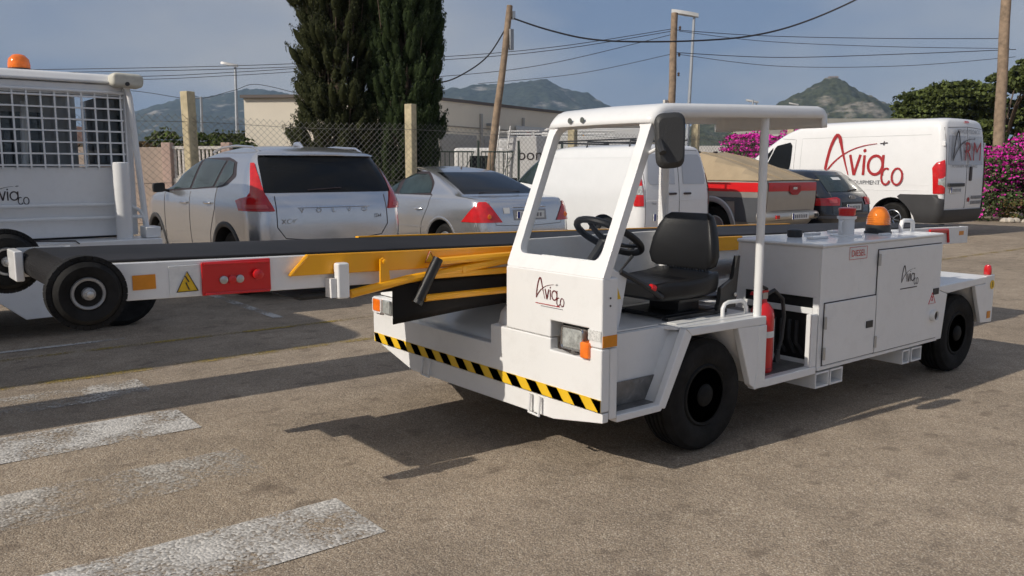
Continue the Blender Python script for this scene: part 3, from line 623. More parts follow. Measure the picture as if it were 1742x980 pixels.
bush('bougainvillea_hedge', 'bright magenta bougainvillea above the beige tented pickup', 'hedge', (20.4, 13.4, 0), (2.6, 1.1, 1.42), 52000, .075, [('leaves', BOUG, .35, .075, .3), ('flowers', MAG, .8, .065, .75)], 23, R(-38), lumps=30)
for i, (x, y, s_) in enumerate(((22.35, 6.95, .5), (22.95, 6.45, .45), (23.5, 6.05, .4), (22.0, 7.4, .35))):
    bush('dry_shrub', 'dry scrub at the foot of the right hedge, plant %s' % ('nearest the van', 'second from the van', 'farthest right', 'half hidden by the van')[i], 'shrub', (x, y, 0), (s_, s_, .3), 2600, .05, [('leaves', SHRUB, .6, .05, .2), ('dry_leaves', DRY, .5, .05, .3)], 40 + i, lumps=7)
b = MB(); r_ = np.random.default_rng(3)
for i in range(34):
    x, y = 21.4 + i * .085 + r_.normal() * .06, 7.3 - i * .066 + r_.normal() * .10; s_ = r_.uniform(.05, .14)
    b.lathe([(s_ * .5, 0), (s_, s_ * .4), (s_ * .9, s_ * .9), (s_ * .3, s_ * 1.25)], (x, y, -.02), 'z', 7)
o = b.build('edging_stones', M('pale_stone', (.50, .45, .38), .9, var=.2, vscale=9), smooth=25); tag(o, 'row of pale rough stones under the right hedge', 'stones', None, 'stuff')
for i, (x, y, s_, tr, lab) in enumerate(((9.4, 33.5, 1.5, 1.7, 'dark round tree beside the slim street lamp'), (6.0, 27.0, 1.1, 1.25, 'green orchard tree beyond the railing, leftmost'), (7.2, 26.2, 1.1, 1.2, 'green orchard tree beyond the railing, middle'), (8.0, 25.6, 1.0, 1.2, 'green orchard tree left of the warehouse corner'), (4.9, 27.6, 1.15, 1.3, 'brownish orchard tree over the garden wall'), (3.4, 26.6, 1.1, 1.3, 'dry looking tree in front of the farmhouse'))):
    bush('orchard_tree', lab, 'tree', (x, y, 0), (s_, s_, s_ * .6), 5200, .10, [('crown', ORCH if i in (1, 2, 3) else (DRY if i == 5 else SHRUB), 1, .10, .3)], 60 + i, trunk=tr, lumps=8)
for i, (x, y, s_, lab) in enumerate(((3.55, 18.6, .45, 'dark shrub against the garden wall, left one'), (4.05, 18.3, .5, 'dark shrub against the garden wall, right one'), (3.6, 15.2, .5, 'sunlit weeds at the foot of the fence'), (3.1, 15.9, .5, 'olive weeds left of the fence post'))):
    bush('garden_shrub', lab, 'shrub', (x, y, 0), (s_, s_, .62 if i < 2 else .5), 3000, .06, [('leaves', SHRUB, .7, .06, .2), ('dry_leaves', DRY, .4, .05, .4)], 80 + i, lumps=7)
hv = bush('valley_trees', 'belt of far green trees in the valley below the left ridge', None, (60, 330, 0), (60, 50, 2.2), 30000, 1.1, [('crown', ORCH, 1, 1.1, .2)], 95, lumps=60)
hv['kind'] = 'stuff'
for i, (x, y, s_) in enumerate(((17.2, 61, .42), (30, 90, .5), (80, 110, 1.6))):
    hq = thing('far_house', ('small white house left of the warehouse corner', 'far pale house in the valley', 'far white house seen under the cab roof')[i], 'house', (x, y, 0), R(-30))
    MB().box(-4 * s_, 4 * s_, 0, 6 * s_, 0, 4.2 * s_).build('wall', FARW, hq); MB().prism([(-.4, 4.2 * s_), (6 * s_ + .4, 4.2 * s_), (3 * s_, 5.4 * s_)], 'x', -4.3 * s_, 4.3 * s_).build('roof', MATS['house_roof'], hq)
    for k in (-2, 1.2): MB().box(k * s_, (k + 1) * s_, -.03, .02, 1.6 * s_, 2.8 * s_).build('window', DARKGLASS, hq)
gb = thing('grey_building', 'plain grey building behind the magenta flowers, under the cab roof', 'building', (33.5, 23.5, 0), R(-38))
MB().box(0, 9, 0, 6, 0, 4.0).build('wall', M('grey_render', (.36, .35, .31), .9, var=.06), gb)
MB().box(.5, 1.3, -.04, .02, 2.35, 3.1).build('window', DARKGLASS, gb); MB().box(.42, 1.38, -.03, .01, 2.25, 3.2).build('window_frame', RAILW, gb)
o = MB().box(-14, 3, 0, .3, 0, 2.55).build('white_wall', M('whitewash_wall', (.62, .60, .57), .85, var=.06), loc=(30.5, 22, 0)); o.rotation_euler = (0, 0, R(-38)); tag(o, 'long low white wall beyond the fence', 'wall')

# ------------------------------------------------------------------ the belt loader (local axes = world axes)
BL = thing('belt_loader', 'white airport belt loader with open driver cab and a long yellow-sided conveyor', 'belt loader', (0, 0, 0))
FX = -.642
# bumper and front skirt
b = MB(); b.prism([(.0, .31), (2.17, .31), (2.17, .604), (1.93, .604), (1.93, .505), (.91, .505), (.91, .605), (.43, .605), (.43, .548), (.165, .548), (.165, .605), (0, .605)], 'x', FX, FX + .055)
b.build('bumper', WHITE, BL, bevel=.008)
MB().box(FX + .057, FX + .105, 0, .12, .27, .604).build('bumper_return', WHITE, BL, bevel=.008)
MB().prism([(2.12, .306), (1.72, .20), (.42, .205), (.04, .262), (.0, .306)], 'x', FX + .012, FX + .05).build('front_skirt', WHITE, BL, bevel=.004)
MB().sheet([[(FX + .053, y, .50), (FX + .12, y, .54), (FX + .22, y, .60), (FX + .36, y, .655), (FX + .7, y, .675)] for y in (.91, 1.93)]).build('sloped_deck', WHITE, BL, solid=.008)
for y in (.91, 1.93):
    MB().sheet([[(FX + .055, y, .50), (FX + .16, y, .515), (FX + .32, y, .56), (FX + .5, y, .64)], [(FX + .055, y, .604), (FX + .16, y, .64), (FX + .32, y, .66), (FX + .5, y, .665)]]).build('deck_cheek', WHITE, BL, solid=.01)
# curved bracket between cab and deck
MB().sheet([[(FX + dx, y, z) for y in (.775, .905)] for dx, z in ((.058, .53), (.06, .60), (.075, .66), (.12, .70), (.2, .715), (.34, .72))]).build('bracket_cover', WHITE, BL, solid=.01)
MB().box(FX + .06, .25, 1.94, 2.16, .40, .60).build('corner_block', WHITE, BL, bevel=.01)
tp = MB().box(FX - .0025, FX - .0005, .03, 2.155, .314, .372).build('hazard_tape', SIGNY, BL)
for k in range(14):
    y = .015 + k * .157
    lo, hi = max(y, .03), min(y + .078, 2.155)
    MB().add([(FX - .004, min(max(q, .03), 2.155), z) for q, z in ((y, .315), (y + .078, .315), (y + .128, .371), (y + .05, .371))], [(0, 1, 2, 3), (3, 2, 1, 0)]).build('black_stripe', LOGOK, tp, smooth=0)
for y in (.50, 1.50):
    MB().tube([(FX - .004, y, .30), (FX - .012, y, .205), (FX - .012, y + .075, .21), (FX - .004, y + .075, .30)], .008, 8).build('tow_loop', WHITE, BL)
# cab front, window frame, roof
MB().prism([(.045, .607), (.165, .607), (.165, .690), (.43, .690), (.43, .607), (.775, .607), (.775, .925), (.045, .925)], 'x', FX, FX + .10).build('cab_front', WHITE, BL, bevel=.008, seg=3)
KW = (.642 - .33) / (1.66 - .92)
def wsp(y, z, off=0): return (FX + (z - .92) * KW + off * .92, y, z - off * .39)
outer = rpoly([(.07, .925), (.775, .925), (.785, 1.655), (.065, 1.655)], [.02, .02, .05, .05], 6)
inner = rpoly([(.138, .995), (.715, .995), (.735, 1.622), (.138, 1.622)], [.055, .055, .06, .06], 6)
g = []
for off in (0.0,): 
    g = [[wsp(*p) for p in outer], [wsp(*p) for p in inner], [wsp(*p, .045) for p in inner], [wsp(*p, .045) for p in outer]]
b = MB(); n_ = len(outer); v = [p for r in g for p in r]
b.add(v, [(i * n_ + j, ((i + 1) % 4) * n_ + j, ((i + 1) % 4) * n_ + (j + 1) % n_, i * n_ + (j + 1) % n_) for i in range(4) for j in range(n_)])
b.build('window_frame', WHITE, BL, bevel=.006)
MB().add([wsp(*p, .03) for p in rpoly([(.13, .985), (.725, .985), (.745, 1.63), (.13, 1.63)], .05, 4)], [tuple(range(20))]).build('windscreen', CLEAR, BL, smooth=0)
path = [(-.352, 1.612, -.92, .39), (-.340, 1.637, -.92, .39), (-.325, 1.655, -.85, .52), (-.298, 1.678, -.7, .7), (-.26, 1.692, -.4, .92), (-.2, 1.698, -.1, 1), (.3, 1.716, 0, 1), (.98, 1.738, 0, 1), (1.03, 1.73, .5, .85), (1.055, 1.705, .9, .4), (1.062, 1.66, 1, 0), (1.062, 1.635, 1, 0)]
cs = [(.072, -.055), (.070, -.03), (.076, -.012), (.092, -.002), (.12, 0), (.42, .004), (.74, 0), (.768, -.002), (.784, -.012), (.79, -.03), (.788, -.055)]
MB().sheet([[(x + nx * d, y, z + nz * d) for y, d in cs] for x, z, nx, nz in path]).build('roof', WHITE, BL, solid=.012, smooth=60, soff=1 if False else -1)
for y in (.52, .61):
    MB().lathe([(.014, 0), (.012, .006), (.006, .007), (.003, .002)], (-.335 - .022, y, 1.645), 'x', 14).build('rubber_plug', M('plug_grey', (.10, .11, .10), .5), BL).rotation_euler = (0, 0, 0)
for o in [c for c in BL.children if c.name.startswith('rubber_plug')]: o.location = (-.012, 0, 0)
MB().lathe([(.0215, 0), (.0215, 1.12)], (.43, .03, .60), 'z', 16).build('roof_post', WHITE, BL)
for y in (.745, .80): MB().lathe([(.024, 0), (.024, 1.0)], (.50 + (y - .745) * .8, y, .70), 'z', 14).build('roof_post', WHITE, BL)
MB().box(FX + .10, .66, .785, .80, .62, 1.05).build('partition_panel', WHITEB, BL, bevel=.004)
# side frame: sill, wheel-arch members, bay frame
def plate(name, poly, y0=0., y1=.04, mat=WHITE, **k): return MB().prism(poly, 'y', y0, y1).build(name, mat, BL, bevel=k.get('bevel', .006))
plate('sill', [(-.617, .283), (-.325, .283), (-.298, .318), (-.617, .318)], 0.001, .05)
plate('arch_member', [(-.345, .303), (-.297, .290), (-.118, .620), (-.165, .657)])
plate('arch_rail', [(-.163, .657), (-.118, .617), (.235, .612), (.47, .606), (.47, .652), (.235, .657)], -.002, .05)
plate('arch_member', [(.235, .614), (.355, .30), (.405, .265), (.425, .30), (.425, .50), (.47, .606)], .001, .04)
plate('corner_post', [(.385, .272), (.475, .272), (.475, .606), (.405, .606), (.405, .40)], -.004, .042)
plate('sill', [(.475, .268), (.955, .268), (.955, .312), (.475, .312)], .0, .05)
plate('bay_post', [(.895, .312), (.952, .312), (.952, .610), (.895, .610)], .0, .04)
# wheel housing and foot well
MB().sheet([[(x, y, z) for x, z in ((-.335, .30), (-.15, .632), (.235, .618), (.405, .30))] for y in (.041, .40)]).build('wheel_housing', WHITEB, BL, solid=.006)
MB().box(-.29, .35, .402, .41, .25, .62).build('housing_back', BLACKP, BL)
MB().box(-.615, -.13, .115, .125, .32, .655).build('footwell_side', WHITE, BL)
MB().prism([(-.615, .128), (-.22, .128), (-.22, .55), (-.615, .66)], 'z', .662, .668).build('step_edge', WHITE, BL)
MB().box(-.616, -.29, .0515, .114, .305, .319).build('step_plate', CHECK, BL)
MB().box(-.616, -.24, .105, .113, .320, .43).build('kick_plate', CHECK, BL)
MB().prism([(-.158, .055), (.47, .055), (.47, .78), (-.615, .78), (-.615, .128), (-.2, .128)], 'z', .640, .6585).build('seat_deck', WHITE, BL, bevel=.004)
MB().box(.48, .955, .05, .55, .300, .313).build('bay_floor', CHECK, BL)
MB().box(.472, .80, .25, .78, .60, .612).build('walk_plate', CHECK, BL)
MB().box(FX + .1, .95, .56, .78, .32, .60).build('chassis_beam', WHITEB, BL)
MB().box(FX + .3, 3.12, .82, 2.05, .36, .56).build('chassis_deck', WHITEB, BL, bevel=.01)
MB().box(.2, 3.05, .58, .70, .30, .58).build('chassis_rail', WHITEB, BL)
b = MB().tube([(.235, .10, .66), (.235, .10, .70), (.25, .10, .722), (.28, .10, .73), (.385, .10, .728), (.41, .10, .718), (.43, .10, .69), (.432, .10, .66)], .0105, 10); b.build('grab_handle', WHITE, BL)
# engine box
bx0, bx1, bz0, bz1, bw = .962, 2.36, .285, .975, .56
fr = MB()
fr.prism([(0, bz0), (bw, bz0), (bw, bz1), (0, bz1)], 'x', 1.36, bx1)
fr.box(bx0, 1.36, 0.0, .012, bz0, bz1); fr.box(bx0, 1.36, bw - .012, bw, bz0, bz1); fr.box(bx0 + .013, 1.359, .0125, bw - .0125, bz1 - .012, bz1 - .0005); fr.box(bx0 + .013, 1.359, .0125, bw - .0125, bz0, bz0 + .012)
fr.box(bx0, bx0 + .012, .0125, bw - .0125, .695, bz1); fr.box(bx0, bx0 + .012, .0125, .045, bz0, .695); fr.box(bx0, bx0 + .012, .5, bw - .0125, bz0, .695); fr.box(bx0, bx0 + .012, .0455, .4995, .60, .635); fr.box(bx0, bx0 + .012, .0455, .4995, bz0, .335)
EB = fr.build('engine_box', WHITE, BL, bevel=.003)
MB().box(bx0 + .03, 1.35, .02, bw - .02, bz0 + .02, .69).build('engine_bay', M('engine_black', (.012, .012, .012), .6), BL)
b = MB()
for k in range(6): b.tube([(bx0 + .02, .10 + k * .06, .36), (bx0 - .015, .13 + k * .05, .43 + .02 * math.sin(k * 2)), (bx0 + .02, .15 + k * .05, .55)], .012, 6)
b.lathe([(.05, 0), (.05, .06), (.03, .07)], (bx0 - .02, .30, .38), 'x', 12); b.build('engine_pipes', BLACKP, BL)
lid = MB().box(bx0 - .012, bx1 + .008, -.008, bw + .008, bz1, bz1 + .022).build('box_lid', WHITE, BL, bevel=.014, seg=3)
def door(x0, x1, z0, z1, hinge_z, latch):
    d = MB().box(x0, x1, -.012, -.002, z0, z1).build('service_door', WHITE, BL, bevel=.003)
    MB().add([(x0 - .006, -.0012, z0 - .006), (x1 + .006, -.0012, z0 - .006), (x1 + .006, -.0012, z1 + .006), (x0 - .006, -.0012, z1 + .006)], [(0, 1, 2, 3)]).build('door_gap', LOGOK, d, smooth=0)
    for hz in hinge_z:
        MB().lathe([(.0085, 0), (.0085, .07)], (x0 - .004, -.016, hz), 'z', 10).build('hinge', STEEL, d); MB().box(x0 + .004, x0 + .045, -.017, -.0125, hz + .012, hz + .058).build('hinge_leaf', WHITE, d)
    lx, lz = latch; MB().box(lx, lx + .075, -.017, -.0125, lz, lz + .042).build('latch', BLACKP, d, bevel=.003)
    return d
door(1.005, 1.545, .312, .662, (.52, .345), (1.44, .475))
door(1.556, 2.345, .310, .93, (.84, .345), (2.25, .60))
MB().box(bx0, bx1, -.004, .0, .285, .303).build('box_sill', WHITE, BL)
lb = MB().box(1.235, 1.425, -.003, -.0005, .893, .965).build('fuel_label', PLATE, BL)
text(lb, 'DIESEL', .052, plane_mat((1.252, -.0055, .911), (1, 0, 0), (0, 0, 1)), REDP)
ex = MB().tube([(1.236, -.0035, .894), (1.424, -.0035, .894), (1.424, -.0035, .964), (1.236, -.0035, .964)], .0015, 4, closed=True).build('label_border', REDP, lb)
logo(BL, plane_mat((1.83, -.0135, .715), (1, 0, 0), (0, 0, 1)), .165, [LOGOK, LOGOK]); MB().box(1.82, 2.03, -.0135, -.0128, .672, .678).build('logo_line', LOGOK, BL)
MB().lathe([(.036, 0), (.036, -.03), (.029, -.03), (.029, -.006)], (2.262, -.012, .465), 'y', 20).build('exhaust_pipe', WHITE, BL)
MB().lathe([(.027, -.02), (.0, -.0201)], (2.262, -.012, .465), 'y', 20).build('exhaust_mouth', LOGOK, BL)
b = MB(); b.tube([(2.20, -.0135, .545), (2.29, -.0135, .545), (2.245, -.0135, .615)], .0022, 5, closed=True); b.tube([(2.236, -.0135, .56), (2.254, -.0135, .595)], .002, 4); b.tube([(2.254, -.0135, .56), (2.236, -.0135, .595)], .002, 4); b.build('warning_symbol', REDP, BL)
# on the lid
zt = bz1 + .022
MB().lathe([(.095, 0), (.095, .008), (.055, .012)], (1.62, .25, zt), 'z', 24).build('filler_flange', WHITE, BL)
fb = MB().lathe([(.047, .01), (.047, .10), (.05, .105), (.058, .108), (.058, .122), (.042, .124), (.042, .13)], (1.62, .25, zt), 'z', 22).build('filler_neck', WHITE, BL)
MB().lathe([(.045, .126), (.049, .132), (.049, .155), (.052, .157), (.052, .172), (.03, .178)], (1.62, .25, zt), 'z', 16).build('red_cap', REDP, fb); MB().tube([(1.575, .25, zt + .10), (1.555, .25, zt + .085), (1.552, .25, zt + .05), (1.57, .25, zt + .02)], .008, 6).build('strap', WHITE, fb)
bc = MB().lathe([(.085, 0), (.085, .01), (.078, .014), (.078, .05), (.074, .055)], (2.02, .26, zt), 'z', 26).build('beacon_base', BLACKP, BL)
b = MB(); prof = [(.072, .055)]
for k in range(8): prof += [(.075 - .012 * (k / 8) ** 2.5 * 3, .06 + k * .0125), (.071 - .012 * (k / 8) ** 2.5 * 3, .066 + k * .0125)]
prof += [(.03, .168), (.012, .171)]
b.lathe(prof, (2.02, .26, zt), 'z', 26); b.build('beacon_lens', M('beacon_amber', (.80, .22, .015), .08, trans=.35, coat=.5), BL)
MB().lathe([(.02, .05), (.024, .12), (.01, .14)], (2.02, .26, zt), 'z', 12).build('beacon_bulb', M('bulb_warm', (1, .55, .1), .3, emis=.6), BL)
MB().tube([(2.20, .20, zt), (2.20, .20, zt + .045), (2.21, .20, zt + .068), (2.235, .20, zt + .076), (2.33, .20, zt + .072), (2.35, .20, zt + .06), (2.357, .20, zt + .03), (2.357, .20, zt)], .014, 10).build('lid_handle', WHITE, BL)
MB().lathe([(.04, 0), (.045, .004), (.045, .042), (.035, .048)], (1.30, .40, zt), 'z', 18).build('black_cap', BLACKP, BL)
for (x, y, sx, sy) in ((1.22, .22, .16, .05), (1.5, .42, .12, .05), (1.8, .45, .14, .04), (1.82, .12, .10, .03)): MB().box(x, x + sx, y, y + sy, zt, zt + .014).build('lid_strap', WHITE, BL, bevel=.004)
# fork pockets
for x0, x1 in ((.955, 1.09), (1.105, 1.235), (1.93, 2.02), (2.045, 2.175)):
    b = MB(); b.box(x0, x1, .0, .55, .262, .272); b.box(x0, x1, .0, .55, .182, .192); b.box(x0, x0 + .009, .0005, .5495, .192, .262); b.box(x1 - .009, x1, .0005, .5495, .192, .262); b.build('fork_pocket', WHITEB, BL)
# rear part
plate('rear_frame', [(2.362, .285), (2.44, .285), (2.36 + .13, .585), (2.362, .62)], .002, .04)
plate('rear_frame', [(2.362, .622), (2.49, .587), (2.90, .604), (3.06, .606), (3.06, .655), (2.362, .645)], 0.0, .045)
plate('rear_panel', [(2.895, .604), (3.03, .325), (3.205, .315), (3.205, .660), (3.062, .657), (3.062, .604)], .001, .03)
MB().box(2.365, 3.20, .046, .56, .632, .648).build('rear_deck', WHITEB, BL, bevel=.003)
MB().sheet([[(x, y, z) for x, z in ((2.46, .30), (2.51, .582), (2.92, .60), (3.09, .32))] for y in (.041, .4)]).build('rear_housing', WHITEB, BL, solid=.006)
MB().box(2.42, 3.04, .402, .41, .25, .60).build('housing_back', BLACKP, BL)
MB().box(3.17, 3.20, .0315, 2.1, .33, .63).build('rear_bumper', WHITEB, BL, bevel=.006)
rl_ = MB().lathe([(.024, 0), (.026, .008), (.026, .045), (.018, .066), (.006, .072)], (3.15, .03, .661), 'z', 16).build('rear_marker_lamp', REDL, BL)
MB().box(3.115, 3.165, -.003, -.0005, .35, .40).build('reflector', ORANGE, BL)
MB().lathe([(.032, 0), (.032, -.003)], (3.165, 0, .59), 'y', 22).build('speed_sticker', SIGNY, BL); text(BL, '3', .05, plane_mat((3.15, -.0045, .573), (1, 0, 0), (0, 0, 1)), LOGOK)
# wheels
def machine_wheel(x, y, r, wd, s):
    t = bpy.data.objects.new('wheel', None); COL.objects.link(t); t.parent = BL; t.location = (x, y, r)
    b = MB(); ri = r * .56; prof = [(ri, .012), (ri + .02, 0), (r * .80, -.006), (r * .93, .006), (r * .985, .03)]
    for k in range(5): 
        a = .03 + (wd - .06) * k / 5; c = .03 + (wd - .06) * (k + 1) / 5; prof += [(r, a + .003), (r, c - .010), (r - .010, c - .008), (r - .010, c - .001)]
    prof += [(r * .985, wd - .03), (r * .93, wd - .006), (ri, wd)]
    b.lathe(prof, (0, 0, 0), 'y', 48); b.build('tyre', RUBBER, t, smooth=30)
    b = MB(); b.lathe([(ri, .012), (ri - .008, .004), (ri - .02, .006), (ri - .03, .05), (ri * .62, .07), (ri * .5, .045), (ri * .42, .03), (ri * .34, .004), (ri * .22, -.006), (.008, -.008)], (0, 0, 0), 'y', 36)
    for k in range(5):
        a = k * 2 * math.pi / 5 + .3; b.lathe([(.014, .065), (.014, .035), (.006, .03)], (math.cos(a) * ri * .66, 0, math.sin(a) * ri * .66), 'y', 8)
    b.build('rim', M('black_rim', (.010, .010, .010), .65, var=.4, spec=.2), t)
for x in (.06, 2.79):
    machine_wheel(x, .045, .285 if x < 1 else .272, .20, 1); machine_wheel(x, 1.86, .28, .20, 1)
# lamps at the front
hd = MB().box(FX + .082, FX + .098, .1655, .4295, .56, .6895).build('lamp_recess', M('recess_black', (.01, .01, .01), .7), BL)
hl = MB().prism(rpoly([(.215, .575), (.355, .575), (.355, .672), (.215, .672)], .016), 'x', FX + .006, FX + .07).build('headlight', LAMPG, BL, bevel=.008)
MB().tube([(FX + .008, y, z) for y, z in rpoly([(.212, .572), (.358, .572), (.358, .675), (.212, .675)], .016)], .005, 6, closed=True).build('headlight_rim', CHROME, BL)
MB().prism(rpoly([(.150, .550), (.207, .550), (.207, .626), (.150, .626)], .01), 'x', FX - .016, FX + .05).build('turn_signal', AMBER, BL, bevel=.006)
MB().tube([(FX + .05, .42, .58), (FX + .02, .38, .566), (FX + .012, .31, .558), (FX + .03, .24, .56)], .004, 6).build('lamp_wire', LOGOK, BL)
MB().box(FX + .004, FX + .04, .262, .285, .552, .575).build('lamp_bracket', STEEL, BL)
# left corner lamps
MB().box(FX + .056, FX + .16, 1.93, 2.168, .606, .655).build('lamp_shelf', WHITE, BL, bevel=.006)
MB().prism(rpoly([(2.035, .52), (2.125, .52), (2.125, .597), (2.035, .597)], .012), 'x', FX - .028, FX - .001).build('turn_signal', AMBER, BL, bevel=.006)
MB().tube([(FX - .02, y, z) for y, z in rpoly([(2.03, .515), (2.13, .515), (2.13, .602), (2.03, .602)], .012)], .006, 6, closed=True).build('lamp_frame', WHITE, BL)
MB().prism(rpoly([(1.93, .515), (2.02, .515), (2.02, .60), (1.93, .60)], .012), 'x', FX - .02, FX - .001).build('headlight', LAMPG, BL, bevel=.006)
MB().box(FX - .003, FX - .0005, .083, .165, .640, .688).build('data_plate', M('data_plate', (.62, .62, .60), .45, var=.35, vscale=120), BL)
MB().box(FX + .006, FX + .095, .041, .0445, .612, .665).build('side_reflector', ORANGE, BL)
logo(BL, plane_mat((FX - .0015, .535, .79), (0, -1, 0), (0, 0, 1)), .155, [M('logo_maroon', (.12, .012, .018), .45), LOGOK]); MB().box(FX - .0018, FX - .0006, +.0 + .36, .54, .762, .766).build('logo_line', LOGOR, BL); MB().box(FX - .0018, FX - .0006, .34, .50, .752, .755).build('logo_line', INKG, BL)
for z in (.80, .835): MB().lathe([(.005, -.002), (.004, .001)], (FX + .05, .044, z), 'y', 8).build('rivet', LOGOK, BL)
# dashboard post and steering
DP = MB().prism([(-.54, .66), (-.41, .66), (-.36, .90), (-.545, .99)], 'y', .20, .62).build('dashboard', WHITEB, BL, bevel=.006)
b = MB(); b.add([(-.455, .197, .80), (-.405, .197, .80), (-.43, .197, .86)], [(0, 1, 2)]); b.build('warning_triangle', SIGNY, BL, smooth=0)
MB().tube([(-.44, .43, .90), (-.30, .42, 1.06)], .022, 10).build('steering_column', BLACKP, BL)
stc = Vector((-.27, .42, 1.075)); ax = Vector((.52, 0, .85)).normalized(); e1 = Vector((0, 1, 0)); e2 = ax.cross(e1)
SW = MB().tube([stc + (e1 * math.cos(a) + e2 * math.sin(a)) * .172 for a in [2 * math.pi * k / 36 for k in range(36)]], .0175, 10, closed=True).build('steering_wheel', VINYL, BL)
b = MB()
for a in (90, 210, 330): b.tube([stc - ax * .03, stc - ax * .02 + (e1 * math.cos(R(a)) + e2 * math.sin(R(a))) * .10, stc + (e1 * math.cos(R(a)) + e2 * math.sin(R(a))) * .17], [.028, .02, .014], 8, flat=.5)
b.tube([stc - ax * .05, stc - ax * .012], .04, 14); b.build('spokes', VINYL, SW)
MB().tube([stc + e1 * .0 - e2 * .172, stc - e2 * .172 + ax * .05], [.014, .02], 10).build('spinner_knob', BLACKP, SW)
MB().tube([(-.41, .20, .93), (-.28, .17, .86), (-.17, .15, .79)], .013, 8).build('hand_brake', BLACKP, BL); MB().tube([(-.40, .21, .93), (-.34, .19, 1.0)], [.005, .009], 8).build('lever', BLACKP, BL); MB().tube([(-.24, .165, .845), (-.215, .16, .835)], .018, 10).build('red_button', REDP, BL)
# seat
ST = bpy.data.objects.new('seat', None); COL.objects.link(ST); ST.parent = BL; ST.location = (.10, .36, .66)
def cushion(name, secs, mat=VINYL, sub=2):
    """secs: rings of points; skinned, closed, subdivided"""
    b = MB(); n = len(secs[0]); b.sheet(secs, closed_u=True); b.add(secs[0], [tuple(range(n))[::-1]]); b.add(secs[-1], [tuple(range(n))])
    return b
def rrect(w, t, cx, cz, k=3, p=.35): return rpoly([(-w / 2, cz - t / 2), (w / 2, cz - t / 2), (w / 2, cz + t / 2), (-w / 2, cz + t / 2)], p * t, k)
secs = []
for x, w, t, z in ((-.285, .30, .04, .140), (-.275, .38, .065, .140), (-.22, .42, .08, .142), (-.08, .44, .078, .138), (.06, .44, .08, .145), (.15, .42, .09, .158), (.19, .37, .07, .166)):
    base = rrect(w, t, 0, z, 3, .42); secs.append([(x, y, zz + (.028 * (abs(y) / (w / 2)) ** 3 if zz > z else 0)) for y, zz in base])
cushion('c', secs).build('seat_cushion', VINYL, ST, smooth=60)
secs = []
for k, (z, w, t, dx) in enumerate(((.235, .35, .05, .165), (.25, .41, .07, .165), (.30, .44, .085, .165), (.38, .41, .085, .175), (.45, .36, .078, .19), (.50, .30, .062, .205), (.518, .24, .035, .212))):
    base = rpoly([(-w / 2, -t / 2), (w / 2, -t / 2), (w / 2, t / 2), (-w / 2, t / 2)], .42 * t, 3); secs.append([(dx + yy - (.045 * (abs(q) / (w / 2)) ** 2.5), q, z) for q, yy in base])
BK = cushion('b', secs); BK.build('backrest', VINYL, ST, smooth=60)
b = MB()
for y in (-.085, .085): b.tube([(.120, y, .27), (.122, y, .35), (.140, y, .42), (.162, y, .465)], .005, 6)
for z, sg_ in ((.385, 1), (.31, -1)): b.tube([(.120 if z < .35 else .130, y, z + sg_ * .014 * math.cos(y * 18)) for y in np.linspace(-.085, .085, 9)], .005, 6)
b.build('seam', M('vinyl_seam', (.008, .008, .008), .6), ST)
MB().prism([(.14, .03), (.28, .03), (.29, .16), (.305, .30), (.285, .30), (.25, .18), (.16, .14)], 'y', -.23, -.205).build('side_bracket', BLACKP, ST); MB().prism([(.14, .03), (.28, .03), (.29, .16), (.305, .30), (.285, .30), (.25, .18), (.16, .14)], 'y', .205, .23).build('side_bracket', BLACKP, ST)
MB().box(-.12, .28, -.19, .19, .085, .098).build('seat_pan', BLACKP, ST)
b = MB()
for k in range(14): b.tube([(.165 + .004 * (k % 2), -.13 + k * .02, .15), (.17, -.125 + k * .02, .245)], .0065, 6)
b.build('spring_bellows', M('bellows', (.12, .12, .12), .4, .4), ST)
b = MB().box(-.20, .26, -.19, -.15, .0, .018).box(-.20, .26, .15, .19, .0, .018).box(-.16, .24, -.145, .145, .002, .022).box(-.02, .14, -.10, .10, .022, .10); b.build('seat_rail', BLACKP, ST)
MB().lathe([(.024, 0), (.024, -.02), (.014, -.024)], (.16, -.205, .04), 'y', 14).build('adjuster_knob', BLACKP, ST)
MB().box(-.23, .02, -.27, -.21, .0005, .004).build('floor_mark', PLATE, ST)
for p in ((.265, -.235, .10), (.275, -.235, .06)): MB().lathe([(.011, 0), (.011, -.006), (.004, -.009)], p, 'y', 10).build('bolt', STEEL, ST)
# mirror on the right pillar
MR = bpy.data.objects.new('mirror', None); COL.objects.link(MR); MR.parent = BL; MR.location = (-.42, -.10, 1.53)
ysc = [(-.02, .80), (-.012, .95), (0, 1.0), (.012, .98), (.03, .80), (.036, .5)]
o2 = rpoly([(-.066, -.115), (.058, -.125), (.07, .115), (-.07, .125)], .045, 5)
b = MB(); secs = [[(d + .02, q * s_, z * s_) for q, z in o2] for d, s_ in ysc]; n_ = len(o2)
b.sheet(secs, closed_u=True); b.add(secs[0], [tuple(range(n_))]); b.add(secs[-1], [tuple(range(n_))[::-1]])
mh = b.build('mirror_housing', M('mirror_black', (.035, .035, .035), .55, bump=.2, bscale=90), MR, smooth=50); mh.rotation_euler = (0, R(4), R(58))
MB().tube([(-.03, .17, -.08), (-.02, .02, -.02)], .008, 8).build('mirror_arm', WHITE, MR); MB().tube([(-.055, -.005, -.055), (-.045, .02, -.02), (-.03, .035, .0)], [.016, .018, .013], 8).build('mirror_clamp', BLACKP, MR)

